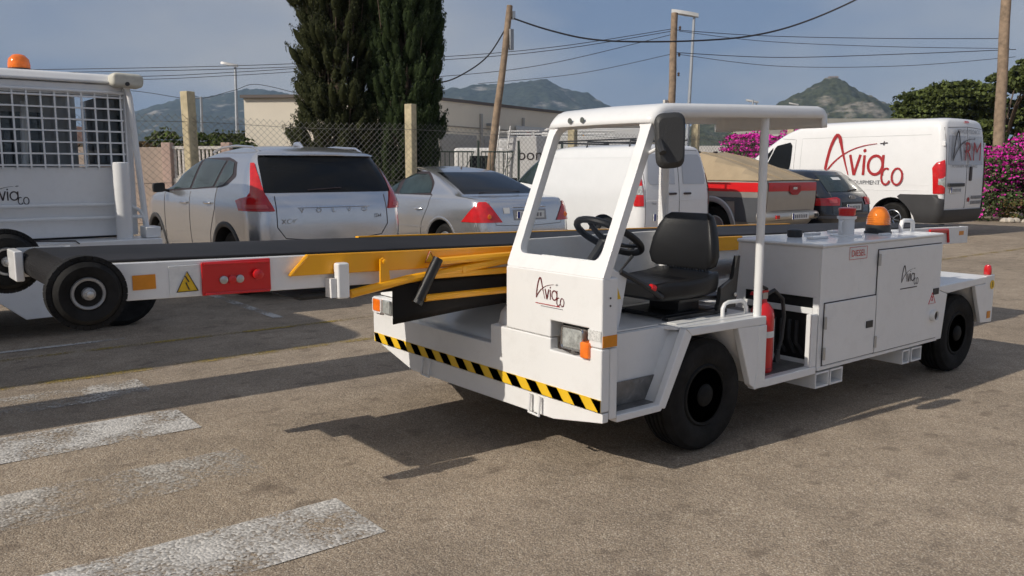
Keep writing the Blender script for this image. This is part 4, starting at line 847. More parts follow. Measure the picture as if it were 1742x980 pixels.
# the front assembly and cab shell sit a little further forward and are slightly narrower than first drawn: re-fit by one affine map
FRONT = {'bumper', 'bumper_return', 'front_skirt', 'sloped_deck', 'deck_cheek', 'bracket_cover', 'corner_block', 'hazard_tape', 'tow_loop', 'cab_front', 'window_frame', 'windscreen', 'roof', 'rubber_plug', 'partition_panel', 'lamp_recess', 'headlight', 'headlight_rim', 'turn_signal', 'lamp_wire', 'lamp_bracket', 'lamp_shelf', 'lamp_frame', 'data_plate', 'side_reflector', 'rivet', 'black_stripe'}
def refit(o, nm):
    lx = o.location.x
    for v in o.data.vertices:
        x, y, z = v.co; y = .97 * y - .077; low = -.0025 if nm in ('side_reflector', 'rivet') and y < .01 and v.co.y < .0445 else 0
        v.co = (.97 * (x + lx) - .097 - lx, max(y, 0) + low, .97 * z + .042)
for o in list(BL.children):
    nm = o.name.split('.')[0]
    if o.type != 'MESH': continue
    if nm in FRONT or (nm == 'roof_post' and o.data.vertices[0].co.y > .6) or (nm == 'logo_line' and o.data.vertices[0].co.x < -.5): refit(o, nm)
    elif nm == 'logo' and o.location.x < -.5: o.location = (.97 * o.location.x - .097, .97 * o.location.y - .077, .97 * o.location.z + .042)
    for c in o.children:
        if c.name.split('.')[0] in FRONT: refit(c, 'black_stripe')
# ---- conveyor
CV = bpy.data.objects.new('conveyor', None); COL.objects.link(CV); CV.parent = BL; CV.location = (0, 0, 0)
def zc(x): return 1.05 - .0211 * (x + 2.44)
def rail(name, x0, x1, dt, db, y0, y1, mat, bevel=.004):
    return MB().prism([(x0, zc(x0) + db), (x1, zc(x1) + db), (x1, zc(x1) + dt), (x0, zc(x0) + dt)], 'y', y0, y1).build(name, mat, CV, bevel=bevel)
rail('side_rail', -2.47, 4.66, 0, -.146, .85, .885, WHITE); rail('side_rail', -2.47, 4.66, 0, -.146, 1.665, 1.70, WHITE)
rail('under_pan', -2.2, 4.5, -.10, -.135, .886, 1.664, M('under_grey', (.10, .10, .10), .7))
rail('rail_end', 4.662, 4.69, .0, -.146, .85, 1.70, WHITEB)
bt = []; 
for k in range(9): a = R(90 + 180 * k / 8); bt.append((-2.60 + .062 * math.cos(a), zc(-2.55) - .055 + .062 * math.sin(a)))
pathb = [(4.60, zc(4.6) + .006)] + [(4.6 - 7.2 * k / 24, zc(4.6 - 7.2 * k / 24) + .008) for k in range(1, 24)] + bt + [(-2.3, zc(-2.3) - .11)]
MB().sheet([[(x, y, z) for y in (.888, .95, 1.275, 1.60, 1.662)] for x, z in pathb]).build('belt', BELT, CV, solid=.006, smooth=60)
b = MB()
for k in range(26):
    a = R(92 + 150 * k / 25); b.tube([(-2.60 + .064 * math.cos(a), .90, zc(-2.55) - .055 + .064 * math.sin(a)), (-2.60 + .064 * math.cos(a), 1.65, zc(-2.55) - .055 + .064 * math.sin(a))], .0016, 4)
o = b.build('belt_ribs', BELT, CV); o['kind'] = 'stuff'
for yy in (.80, 1.60): pass
MB().box(-2.70, -2.665, 1.52, 1.72, .93, 1.06).build('nose_bracket', WHITE, CV, bevel=.006); MB().box(-2.664, -2.45, 1.70, 1.715, .93, 1.06).build('nose_plate', WHITE, CV)
def small_wheel(x, y, z, r, wd):
    b = MB(); ri = r * .5; b.lathe([(ri, .005), (ri + .012, -.004), (r * .82, -.008), (r * .95, .008), (r, .03), (r, wd - .03), (r * .95, wd - .008), (ri, wd)], (x, y, z), 'y', 40)
    for k in range(34):
        a = 2 * math.pi * k / 34
        for row in range(3):
            c, s_ = math.cos(a + row * .09), math.sin(a + row * .09); p = Vector((x + c * (r + .006), y + .028 + row * (wd - .056) / 2, z + s_ * (r + .006)))
            tx = Vector((-s_, 0, c)) * .011; ty = Vector((0, .016, 0)); nr = Vector((c, 0, s_)) * .009
            q = [p - tx - ty, p + tx - ty, p + tx + ty, p - tx + ty]; b.add([a_ - nr for a_ in q] + [a_ + nr for a_ in q], [(4, 5, 6, 7), (0, 1, 5, 4), (1, 2, 6, 5), (2, 3, 7, 6), (3, 0, 4, 7)])
    t = b.build('nose_tyre', RUBBER, CV, smooth=30)
    b = MB(); b.lathe([(ri, .006), (ri - .004, -.002), (ri - .012, .0), (ri - .02, .02), (ri * .55, .028), (ri * .42, .012), (.024, .008), (.022, -.012), (.01, -.016)], (x, y, z), 'y', 30)
    b.build('nose_rim', M('grey_rim', (.32, .32, .32), .45, .4, var=.25, vscale=12, dirt=.4), CV)
    MB().lathe([(.016, -.01), (.013, -.028), (.006, -.03)], (x, y, z), 'y', 6).build('hub_nut', STEEL, CV)
small_wheel(-2.572, .765, .955, .122, .082); small_wheel(-2.70, 1.72, 1.0, .128, .082)
MB().tube([(-2.572, .82, .955), (-2.572, .90, .955)], .02, 8).build('wheel_axle', STEEL, CV)
# fittings on the near rail
MB().box(-2.40, -2.315, .8465, .8495, .943, 1.0).build('reflector', ORANGE, CV)
MB().box(-2.265, -2.145, .846, .8495, .905, 1.027).build('sign_plate', PLATE, CV, bevel=.002)
wt = MB().add([(-2.238, .8445, .922), (-2.155, .8445, .922), (-2.196, .8445, 1.002)], [(0, 1, 2)]).build('warning_triangle', SIGNY, CV, smooth=0)
MB().tube([(-2.238, .843, .922), (-2.155, .843, .922), (-2.196, .843, 1.002)], .0028, 4, closed=True).build('triangle_border', LOGOK, CV)
b = MB(); ribbon(b, [(-.008, .045), (.006, .02), (-.006, .018), (.006, -.012)], .005); b.build('bolt_symbol', LOGOK, CV, mat4=plane_mat((-2.196, .842, .940), (1, 0, 0), (0, 0, 1)), smooth=0)
rp_ = MB().box(-2.14, -1.852, .838, .8495, .898, 1.034).build('control_panel', REDP, CV, bevel=.004)
for z in (.905, 1.027): MB().tube([(-2.13, .836, z), (-1.86, .836, z - .006)], .006, 6).build('panel_bead', REDP, CV)
for k, x in enumerate((-2.055, -2.02, -1.988)): MB().lathe([(.0165, 0), (.0165, -.012), (.009, -.014)], (x, .838, .958), 'y', 16).build('push_button', (STEEL, REDP, STEEL)[k], CV)
MB().lathe([(.012, 0), (.012, -.012), (.021, -.014), (.021, -.028), (.012, -.032)], (-1.915, .838, .972), 'y', 18).build('emergency_stop', REDP, CV)
MB().prism([(-1.775, zc(-1.775) - .085), (1.36, zc(1.36) - .085), (1.36, zc(1.36) + .004), (-1.69, zc(-1.69) + .004)], 'y', .826, .849).build('yellow_guard', YELLOW, CV, bevel=.003)
MB().tube([(-1.775, .826, zc(-1.775) - .083), (-1.69, .826, zc(-1.69) + .002)], .008, 6).build('guard_edge', YELLOW, CV)
MB().prism([(-1.0, zc(-1.0) + .004), (3.15, zc(3.15) + .004), (3.15, zc(3.15) + .014), (-1.0, zc(-1.0) + .014)], 'y', 1.66, 1.70).build('far_guard', YELLOW, CV)
MB().box(-1.573, -1.515, .775, .822, .838, .998).build('lamp_post_box', WHITE, CV, bevel=.01); MB().box(-1.60, -1.575, .79, .848, .845, .93).build('bracket', WHITEB, CV)
MB().tube([(-1.503, .80, .853), (-1.21, .80, .896), (-.615, .80, .948), (-.3, .80, .97)], .020, 8).build('lift_arm', YELLOW, CV)
MB().tube([(-1.04, .80, .968), (-.604, .80, .971), (.9, .80, .90)], .019, 8).build('lift_arm', YELLOW, CV)
MB().tube([(-1.07, .80, .903), (-.615, .80, .897), (.9, .80, .84)], .017, 8).build('lift_arm', YELLOW, CV)
MB().tube([(-1.12, .79, .800), (-.62, .79, .797), (.2, .79, .79)], .017, 8).build('lower_bar', YELLOW, CV)
MB().prism([(-1.352, .886), (-1.30, .892), (-1.312, 1.0), (-1.333, 1.006), (-1.35, .998)], 'y', .795, .805).build('pivot_plate', YELLOW, CV); MB().lathe([(.011, 0), (.011, -.01), (.005, -.012)], (-1.33, .795, .988), 'y', 8).build('bolt', YELLOW, CV)
MB().box(-.905, -.885, .78, .80, .905, .935).build('clamp', YELLOW, CV)
MB().sheet([[(x, y, lerp(zt_, zb_, k / 5)) for x, zt_, zb_, y in ((-1.255, .88, .678, .86), (-1.0, .885, .697, .855), (-.79, .885, .712, .85), (-.62, .88, .72, .845), (-.35, .88, .72, .845))] for k in range(6)]).build('rubber_flap', BELT, CV, solid=.006)
MB().sheet([[(x, y, z) for x in (-1.70, -1.2, -.5)] for y, z in ((.90, .86), (.90, .835), (1.6, .83))]).build('drip_tray', BLACKP, CV, solid=.006)
MB().tube([(-1.05, .775, .985), (-1.165, .775, .795)], .025, 12).build('handle_grip', VINYL, CV); MB().tube([(-1.165, .775, .795), (-1.175, .775, .78)], .027, 10).build('grip_cap', BLACKP, CV)
b = MB().add([(-1.095, .8235, .965), (-1.035, .8235, .965), (-1.065, .8235, 1.018)], [(0, 1, 2)]).build('warning_triangle', SIGNY, CV, smooth=0); MB().tube([(-1.095, .822, .965), (-1.035, .822, .965), (-1.065, .822, 1.018)], .0025, 4, closed=True).build('triangle_border', LOGOR, CV)
MB().box(4.515, 4.60, .847, .8495, .83, .865).build('reflector', ORANGE, CV)
MB().tube([(3.95, .84, zc(3.95) - .02), (4.27, .84, zc(4.27) - .02), (4.30, .84, zc(4.3) - .13)], .012, 6).build('red_handle', REDP, CV); MB().box(3.95, 4.29, .836, .849, zc(4.1) - .05, zc(4.1) - .022).build('red_bar', REDP, CV)
MB().box(1.05, 3.4, .86, 1.69, .585, .70).build('lift_frame', WHITEB, BL, bevel=.01)
MB().box(.62, 1.0, .83, .87, .64, .82).build('lift_block', BLACKP, BL); MB().prism([(.80, .62), (.84, .62), (.90, .76), (.85, .76)], 'y', .81, .825).build('lift_strut', M('cream_paint', (.55, .50, .38), .5), BL)

# fire extinguisher standing in the bay
FEX = thing('fire_extinguisher', 'red fire extinguisher standing in the side bay of the belt loader', 'extinguisher', (.615, .13, .314)); FEX.scale = (1.08, 1.08, 1.14)
MB().lathe([(.055, 0), (.060, .008), (.060, .27), (.054, .30), (.036, .325), (.022, .335), (.02, .35)], (0, 0, 0), 'z', 26).build('cylinder', REDP, FEX, smooth=40)
MB().lathe([(.0605, .02), (.0612, .021), (.0612, .022)], (0, 0, 0), 'z', 24).build('base_ring', BLACKP, FEX)
MB().box(-.02, .022, -.015, .015, .35, .38).build('valve', STEEL, FEX); MB().prism([(-.09, .375), (-.08, .39), (.03, .39), (.03, .38)], 'y', -.012, .012).build('carry_handle', REDP, FEX); MB().prism([(-.06, .415), (-.055, .43), (.03, .40), (.03, .39)], 'y', -.01, .01).build('squeeze_lever', BLACKP, FEX)
MB().tube([(.02, 0, .365), (.08, -.01, .385), (.14, -.02, .34), (.16, -.02, .25), (.145, -.02, .14), (.12, -.02, .09)], .010, 8).build('hose', BLACKP, FEX); MB().tube([(.12, -.02, .09), (.112, -.02, .03)], [.011, .018], 10).build('nozzle', BLACKP, FEX)
MB().lathe([(.0615, .17), (.0618, .185), (.0615, .20)], (0, 0, 0), 'z', 26).build('strap', PLATE, FEX); MB().box(.052, .066, -.03, .02, .05, .25).build('label_band', PLATE, FEX)

# ------------------------------------------------------------------ parked vehicles (local: rear bumper at y=0, nose toward +y, left side -x)
class Car:
    def __init__(s, name, label, cat, loc, levels, paint, clad=None, clad_z=0, arches=(), rz=0, sb=.045, group='vehicles parked in the bays'):
        s.t = thing(name, label, cat, loc, rz, group); s.lv = levels; s.sb = sb
        s.y0 = min(l[2] for l in levels); s.y1 = max(l[3] for l in levels)
        zs = []
        for i in range(len(levels) - 1):
            k = 3; zs += [lerp(levels[i][0], levels[i + 1][0], j / k) for j in range(k)]
        zs.append(levels[-1][0]); rings = []
        for z in zs:
            h = s.half(z); rings.append([(x, y, z) for x, y in h] + [(-x, y, z) for x, y in h[-2:0:-1]])
        b = MB(); n = len(rings[0]); b.sheet(rings, closed_u=True); b.add(rings[0], [tuple(range(n))[::-1]]); b.add(rings[-1], [tuple(range(n))])
        if clad:
            for i, f in enumerate(b.f):
                if sum(b.v[j][2] for j in f) / len(f) < clad_z: b.m[i] = 1
        mats = [paint, clad or PLASTG, BLACKP]
        me = bpy.data.meshes.new('body'); me.from_pydata(b.v, [], b.f)
        for m in mats: me.materials.append(m)
        me.polygons.foreach_set('material_index', b.m); me.update()
        s.body = place('body', me, s.t)
        if arches:
            cu = MB()
            for y, r, zc_ in arches:
                for sx in (-1, 1): cu.lathe([(r, -.25), (r, .25)], (sx * (s.S(y, zc_) - .02), y, zc_), 'x', 32)
            cm = bpy.data.meshes.new('cut'); cm.from_pydata(cu.v, [], cu.f)
            for m in (BLACKP,): cm.materials.append(m)
            cm.update(); co = place('cut', cm, s.t)
            md = s.body.modifiers.new('b', 'BOOLEAN'); md.operation = 'DIFFERENCE'; md.object = co; md.solver = 'EXACT'; md.material_mode = 'TRANSFER'
            dg = bpy.context.evaluated_depsgraph_get(); dg.update(); nm = bpy.data.meshes.new_from_object(s.body.evaluated_get(dg)); s.body.modifiers.clear(); s.body.data = nm; bpy.data.objects.remove(co)
        s.body.data.shade_smooth(); s.body.data.set_sharp_from_angle(angle=R(32))
    def par(s, z):
        L_ = s.lv
        if z <= L_[0][0]: return L_[0][1:]
        for i in range(len(L_) - 1):
            if z <= L_[i + 1][0]:
                t = (z - L_[i][0]) / (L_[i + 1][0] - L_[i][0]); p0, p1, p2, p3 = L_[max(0, i - 1)], L_[i], L_[i + 1], L_[min(len(L_) - 1, i + 2)]
                res = []
                for k in range(1, 7):
                    d1 = (p2[k] - p0[k]) / max(1e-6, p2[0] - p0[0]); d2 = (p3[k] - p1[k]) / max(1e-6, p3[0] - p1[0]); h = p2[0] - p1[0]; sl = (p2[k] - p1[k]) / h
                    if sl == 0: d1 = d2 = 0
                    else:
                        d1 = 0 if d1 / sl < 0 else (min(abs(d1), 3 * abs(sl)) * (1 if sl > 0 else -1)); d2 = 0 if d2 / sl < 0 else (min(abs(d2), 3 * abs(sl)) * (1 if sl > 0 else -1))
                    res.append((2 * t ** 3 - 3 * t * t + 1) * p1[k] + (t ** 3 - 2 * t * t + t) * h * d1 + (-2 * t ** 3 + 3 * t * t) * p2[k] + (t ** 3 - t * t) * h * d2)
                return res
        return L_[-1][1:]
    def half(s, z):
        hw, yr, yf, rr, rf, bow = s.par(z); rr = min(rr, hw * .9); rf = min(rf, hw * .9); P = []
        xr = hw - rr
        for k in range(8): x = xr * k / 8; P.append((x, yr + bow * (x / hw) ** 2))
        b0 = bow * (xr / hw) ** 2
        for k in range(9): a = R(-90 + 90 * k / 8); P.append((xr + rr * math.cos(a), yr + b0 + rr + rr * math.sin(a)))
        ya, yb = yr + b0 + rr, yf - rf * 1.3 - .1
        if yb < ya: yb = ya + .02
        for k in range(1, 24): P.append((hw, lerp(ya, yb, k / 24)))
        xf = hw - rf; bf = .1
        for k in range(7): a = R(90 * k / 6); P.append((xf + rf * math.cos(a), yb + rf * 1.3 * math.sin(a)))
        ye = yb + rf * 1.3
        for k in range(1, 7): x = xf * (1 - k / 6); P.append((x, ye + bf * (1 - (x / max(xf, 1e-4)) ** 2)))
        ym = (yr + yf) / 2; hl = max(.3, (s.y1 - s.y0) / 2); c = (s.y0 + s.y1) / 2
        return [(x * (1 - s.sb * max(-1, min(1, (y - c) / hl)) ** 2), y) for x, y in P]
    def S(s, y, z):
        h = s.half(z)
        for i in range(8, len(h) - 1):
            if h[i][1] <= y <= h[i + 1][1] and h[i + 1][1] > h[i][1]: return lerp(h[i][0], h[i + 1][0], (y - h[i][1]) / (h[i + 1][1] - h[i][1]))
        return h[20][0]
    def cum(s, h):
        c = [0]
        for i in range(len(h) - 1): c.append(c[-1] + math.hypot(h[i + 1][0] - h[i][0], h[i + 1][1] - h[i][1]))
        return c
    def sY(s, y, z):
        h = s.half(z); c = s.cum(h)
        for i in range(8, len(h) - 1):
            if h[i][1] <= y <= h[i + 1][1] and h[i + 1][1] > h[i][1]: return lerp(c[i], c[i + 1], (y - h[i][1]) / (h[i + 1][1] - h[i][1]))
        return c[20] if y < h[20][1] else c[len(h) - 8]
    def at(s, q, z, e):
        sg = -1 if q < 0 else 1; a = abs(q); h = s.half(z); c = s.cum(h)
        i = 0
        while i < len(c) - 2 and c[i + 1] < a: i += 1
        t = (a - c[i]) / max(1e-9, c[i + 1] - c[i]); x, y = lerp(h[i][0], h[i + 1][0], t), lerp(h[i][1], h[i + 1][1], t)
        def nrm(i): 
            dx, dy = h[i + 1][0] - h[i][0], h[i + 1][1] - h[i][1]; l = math.hypot(dx, dy) or 1; return dy / l, -dx / l
        nx, ny = nrm(i)
        return (sg * (x + nx * e), y + ny * e, z)
    def patch(s, name, poly, mat, e=.006, kind='S', sides=(-1,), rows=10, cols=10, parent=None, dz=.0):
        """poly of (a, z): kind 'S' a = y on the flank, 'Q' a = arc length from the rear centre"""
        res = []
        for sd in sides:
            pl = [((s.sY(a, z) if kind == 'S' else a), z) for a, z in poly]
            z0, z1 = min(p[1] for p in pl), max(p[1] for p in pl); g = []
            for i in range(rows + 1):
                z = lerp(z0 + 1e-5, z1 - 1e-5, i / rows); xs = []
                for k in range(len(pl)):
                    (a0, b0), (a1, b1) = pl[k], pl[(k + 1) % len(pl)]
                    if (b0 - z) * (b1 - z) <= 0 and b0 != b1: xs.append(a0 + (a1 - a0) * (z - b0) / (b1 - b0))
                lo, hi = min(xs), max(xs); g.append([s.at(sd * lerp(lo, hi, j / cols), z, e) for j in range(cols + 1)] if kind == 'S' or sd != 0 else [s.at(lerp(lo, hi, j / cols), z, e) for j in range(cols + 1)])
            b = MB().sheet(g)
            if sd == 1: pass
            else: flip(b)
            if sd == 0: flip(b) 
            res.append(b.build(name, mat, parent or s.t, smooth=60))
        return res
    def rp(s, x, z, e=.006): return Vector(s.at(x, z, e))
    def sp(s, y, z, e=.006, sd=-1): return Vector(s.at(sd * s.sY(y, z), z, e))
    def seam(s, name, pts, kind='S', r=.004, sides=(-1,), mat=None):
        for sd in sides:
            b = MB(); P = []
            for i in range(len(pts) - 1):
                for k in range(8):
                    a, z = lerp(pts[i][0], pts[i + 1][0], k / 8), lerp(pts[i][1], pts[i + 1][1], k / 8); P.append(s.sp(a, z, .0005, sd) if kind == 'S' else s.rp(a * (sd or 1), z, .0005))
            P.append(s.sp(*pts[-1], .0005, sd) if kind == 'S' else s.rp(pts[-1][0] * (sd or 1), pts[-1][1], .0005))
            b.tube(P, r, 5); b.build(name, mat or LOGOK, s.t)
    def wheel(s, y, r, sd=-1, inset=.03, rimr=.62, mat=None, spokes=5):
        x = s.S(y, r) - inset; t = bpy.data.objects.new('wheel', None); COL.objects.link(t); t.parent = s.t; t.location = (sd * x, y, r)
        if sd == 1: t.rotation_euler = (0, 0, math.pi)
        wd = .21; ri = r * rimr; b = MB(); b.lathe([(ri, .015), (ri + .012, 0), (r * .86, -.006), (r * .96, .012), (r, .045), (r, wd - .045), (r * .96, wd - .012), (ri, wd)], (0, 0, 0), 'x', 36); b.build('tyre', RUBBER, t, smooth=30)
        b = MB(); b.lathe([(ri, .012), (ri - .012, .006), (ri - .02, .03), (ri - .03, .10), (.05, .10)], (0, 0, 0), 'x', 30); b.lathe([(.055, .03), (.05, .012), (.02, .008)], (0, 0, 0), 'x', 16)
        for k in range(spokes):
            a = 2 * math.pi * k / spokes + .2; c, q = math.cos(a), math.sin(a); b.tube([(.03, c * .03, q * .03), (.028, c * ri * .5, q * ri * .5), (.022, c * (ri - .012), q * (ri - .012))], [.032, .026, .03], 6, flat=.5)
        b.build('rim', mat or M('alloy', (.45, .45, .45), .3, .8), t)
    def plate_(s, x, z, w=.50, h=.11, e=.012):
        p = s.rp(x, z, e); o = MB().box(-w / 2, w / 2, -.006, .004, -h / 2, h / 2).build('number_plate', PLATE, s.t, loc=tuple(p), bevel=.002)
        MB().box(-w / 2 + .004, -w / 2 + .045, -.008, -.0065, -h / 2 + .005, h / 2 - .005).build('country_band', M('plate_blue', (.02, .04, .25), .4), o)
        b = MB(); r_ = random.Random(int(x * 100 + z * 100 + w * 1000))
        for k in range(7): xx = -w / 2 + .075 + k * (w - .11) / 7; b.box(xx, xx + .035, -.008, -.0065, -h * .28, h * .28 * r_.uniform(.8, 1))
        b.build('blurred_digits', INKG, o)
    def text(s, txt, size, x, z, mat, e=.008, tilt=0):
        p = s.rp(x, z, e); text(s.t, txt, size, plane_mat(p, (1, 0, 0), (0, math.sin(tilt), math.cos(tilt))), mat)
    def handle(s, y, z, mat, sd=-1):
        p0, p1, p2 = s.sp(y - .09, z, .012, sd), s.sp(y, z, .034, sd), s.sp(y + .09, z, .012, sd); MB().tube([p0, s.sp(y - .05, z, .03, sd), p1, s.sp(y + .05, z, .03, sd), p2], [.012, .016, .017, .016, .012], 8).build('door_handle', mat, s.t)
    def mirror(s, y, z, mat, sd=-1):
        p = s.sp(y, z, 0, sd); b = MB(); o2 = rpoly([(-.09, -.055), (.09, -.065), (.09, .055), (-.09, .07)], .04, 4); secs = [[(sd * (.05 + .10 + q * .8), d, zz) for q, zz in [(q * k, zz * k) for q, zz in o2]] for d, k in ((-.035, .9), (-.03, 1), (.02, .98), (.06, .75), (.085, .4))]
        n = len(o2); b.sheet(secs, closed_u=True); b.add(secs[0], [tuple(range(n))]); b.add(secs[-1], [tuple(range(n))]); b.tube([(0, .02, -.05), (sd * .09, .02, -.03)], .02, 6); b.build('mirror', mat, s.t, loc=tuple(p), smooth=50)

# silver crossover
c1 = Car('crossover_car', 'silver crossover with tall red boomerang tail lights, behind the conveyor', 'car', (1.02, 6.0, 0), [
    (.22, .80, .16, 4.26, .25, .3, .05), (.34, .875, .05, 4.36, .24, .3, .05), (.55, .915, .0, 4.41, .24, .35, .06), (.80, .925, .0, 4.42, .24, .35, .07), (1.00, .92, .02, 4.38, .24, .4, .08), (1.08, .91, .045, 4.15, .24, .4, .09),
    (1.14, .895, .06, 3.75, .24, .4, .1), (1.20, .875, .085, 3.28, .24, .35, .11), (1.36, .815, .18, 2.95, .22, .3, .12), (1.49, .75, .27, 2.62, .2, .3, .12), (1.565, .695, .30, 2.35, .2, .3, .12), (1.61, .635, .33, 2.15, .24, .3, .14), (1.645, .55, .50, 1.98, .3, .3, .14), (1.675, .42, .82, 1.87, .3, .3, .10), (1.69, .26, 1.15, 1.75, .2, .2, .05), (1.695, .12, 1.3, 1.6, .05, .05, .0)],
    SILVER, PLASTG, .30, arches=((.86, .42, .37), (3.56, .42, .37)))
for y in (.86, 3.56):
    c1.wheel(y, .365); c1.wheel(y, .365, 1)
    b = MB(); b.tube([c1.sp(y + .435 * math.cos(a), .37 + .435 * math.sin(a), .004) for a in [R(-8 + 196 * k / 20) for k in range(21)]], .03, 6, flat=.35); b.build('arch_trim', PLASTG, c1.t)
c1.patch('window_surround', [(3.22, 1.125), (.95, 1.215), (.72, 1.335), (.88, 1.505), (1.3, 1.565), (2.15, 1.580)], LOGOK, .003, rows=16, cols=24)
c1.patch('side_window', [(3.08, 1.150), (2.10, 1.180), (2.06, 1.550), (2.22, 1.550)], GREENGLASS, .008); c1.patch('side_window', [(2.02, 1.182), (1.32, 1.205), (1.20, 1.525), (1.98, 1.550)], GREENGLASS, .008); c1.patch('side_window', [(1.25, 1.210), (1.02, 1.230), (.82, 1.355), (.93, 1.490), (1.14, 1.520)], GREENGLASS, .008)
c1.patch('rear_window', [(-.74, 1.165), (.74, 1.165), (.70, 1.570), (-.70, 1.570)], DARKGLASS, .008, 'Q', (0,), 12, 24)
b = MB(); b.sheet([[c1.rp(q, z, e) for q in np.linspace(-.68, .68, 15)] for z, e in ((1.62, .0), (1.60, .03), (1.577, .045), (1.565, .04), (1.56, .0))]); flip(b).build('roof_spoiler', SILVER, c1.t, smooth=50)
c1.patch('tail_light', [(.66, 0.970), (1.15, 0.970), (1.22, 1.090), (.95, 1.110), (.885, 1.165), (.80, 1.485), (.745, 1.485), (.735, 1.175)], REDL, .016, 'Q', (-1, 1), 24, 10)
c1.patch('tail_light_lens', [(.72, 1.000), (.98, 1.000), (.99, 1.040), (.74, 1.040)], M('red_lens_pale', (.62, .10, .09), .15, coat=.6), .021, 'Q', (-1, 1), 3, 10)
c1.seam('tailgate_gap', [(-.64, 1.125), (-.645, 0.795), (-.56, 0.675), (0, 0.615), (.56, 0.675), (.645, 0.795), (.64, 1.125)], 'Q', .005, (0,))
c1.seam('door_gap', [(2.05, 1.145), (2.02, 0.450)]); c1.seam('door_gap', [(1.18, 1.215), (1.16, 0.975), (1.32, 0.695), (1.36, 0.450), (2.9, 0.450)]); c1.seam('door_gap', [(3.1, 1.115), (3.08, 0.530)])
c1.seam('trim_strip', [(-.42, 1.000), (.42, 1.000)], 'Q', .006, (0,), CHROME)
for k, ch in enumerate('VOLVO'): c1.text(ch, .075, -.40 + k * .18, .945, STEEL, .012)
c1.text('XC40', .075, -.60, .83, STEEL, .012); c1.text('D4', .06, .48, .87, LOGOK, .012)
c1.patch('plate_recess', [(-.42, 0.480), (.42, 0.480), (.33, 0.600), (-.33, 0.600)], PLASTG, .008, 'Q', (0,)); c1.plate_(0, .555)
c1.patch('lower_bumper', [(-1.2, 0.270), (1.2, 0.270), (1.1, 0.430), (-1.1, 0.430)], PLASTG, .012, 'Q', (0,), 5, 30)
c1.handle(2.22, 1.01, CHROME); c1.handle(1.36, 1.03, CHROME); c1.mirror(2.95, 1.18, BLACKP); c1.t.scale = (1.04, 1, 1)
for sd in (-1, 1): MB().tube([(sd * .60, .55, 1.61), (sd * .615, .72, 1.66), (sd * .61, 1.25, 1.685), (sd * .60, 1.75, 1.67), (sd * .60, 2.05, 1.62)], .014, 8).build('roof_rail', SILVER, c1.t)
MB().tube([(0, .80, 1.665), (0, .90, 1.705), (0, 1.02, 1.71), (0, 1.08, 1.685)], [.01, .03, .025, .01], 8).build('antenna_fin', SILVER, c1.t)
MB().tube([c1.rp(-.28, 1.19, .02), c1.rp(.1, 1.21, .02)], .008, 5).build('rear_wiper', LOGOK, c1.t)
# silver sedan
c2 = Car('sedan_car', 'silver sedan with large triangular red tail lights', 'car', (4.45, 6.75, 0), [
    (.22, .78, .18, 4.5, .25, .35, .05), (.34, .85, .06, 4.62, .24, .4, .06), (.50, .885, .0, 4.68, .24, .4, .07), (.68, .89, .01, 4.70, .24, .4, .08), (.84, .88, .04, 4.5, .24, .45, .08), (.93, .865, .07, 4.1, .24, .45, .08), (.99, .845, .12, 3.6, .24, .45, .08),
    (1.015, .83, .22, 3.4, .24, .4, .08), (1.04, .81, .52, 3.25, .24, .35, .10), (1.14, .765, .78, 3.0, .24, .3, .12), (1.27, .695, 1.12, 2.68, .24, .3, .12), (1.37, .63, 1.42, 2.38, .24, .3, .12), (1.425, .56, 1.68, 2.15, .3, .3, .1), (1.455, .42, 1.95, 1.98 + .2, .3, .3, .06), (1.468, .2, 2.05, 2.12, .1, .1, 0)],
    SILVER2, None, 0, arches=((1.05, .37, .33), (3.78, .37, .33)))
for y in (1.05, 3.78):
    c2.wheel(y, .315); c2.wheel(y, .315, 1)
    b = MB(); b.tube([c2.sp(y + .385 * math.cos(a), .33 + .385 * math.sin(a), -.002) for a in [R(-6 + 192 * k / 20) for k in range(21)]], .022, 6, flat=.35); b.build('arch_lip', SILVER2, c2.t)
c2.patch('window_surround', [(3.30, 1.01), (1.34, 1.035), (1.42, 1.22), (1.72, 1.385), (2.3, 1.41)], LOGOK, .003, rows=16, cols=24)
c2.patch('side_window', [(3.15, 1.025), (2.36, 1.035), (2.30, 1.38), (2.42, 1.36)], GREENGLASS, .008); c2.patch('side_window', [(2.26, 1.035), (1.40, 1.05), (1.46, 1.21), (1.75, 1.37), (2.22, 1.385)], GREENGLASS, .008)
c2.patch('rear_window', [(-.70, 1.06), (.70, 1.06), (.60, 1.375), (-.60, 1.375)], DARKGLASS, .010, 'Q', (0,), 12, 24)
c2.patch('tail_light', [(.50, .68), (1.22, .68), (1.18, .70), (.80, .965), (.70, .965)], REDL, .014, 'Q', (-1, 1), 12, 12)
for sd in (-1, 1): p = c2.rp(sd * .70, .76, .02); MB().lathe([(.035, 0), (.03, -.006), (.01, -.008)], (0, 0, 0), 'y', 16).build('lamp_bulb', AMBER, c2.t, loc=tuple(p))
c2.seam('boot_gap', [(-.68, .99), (-.60, .64), (0, .62), (.60, .64), (.68, .99)], 'Q', .004, (0,)); c2.seam('door_gap', [(1.36, 1.04), (1.38, .88), (1.55, .62), (1.6, .4)]); c2.seam('door_gap', [(2.31, 1.03), (2.3, .4)]); c2.seam('door_gap', [(3.2, 1.01), (3.2, .5)])
c2.seam('side_strip', [(1.5, .56), (3.3, .55)], 'S', .010, (-1, 1), SILVER2)
c2.patch('bumper_strip', [(-1.15, .47), (1.15, .47), (1.15, .52), (-1.15, .52)], PLASTG, .012, 'Q', (0,), 3, 30); c2.seam('boot_handle', [(-.30, .885), (.30, .885)], 'Q', .012, (0,), SILVER2)
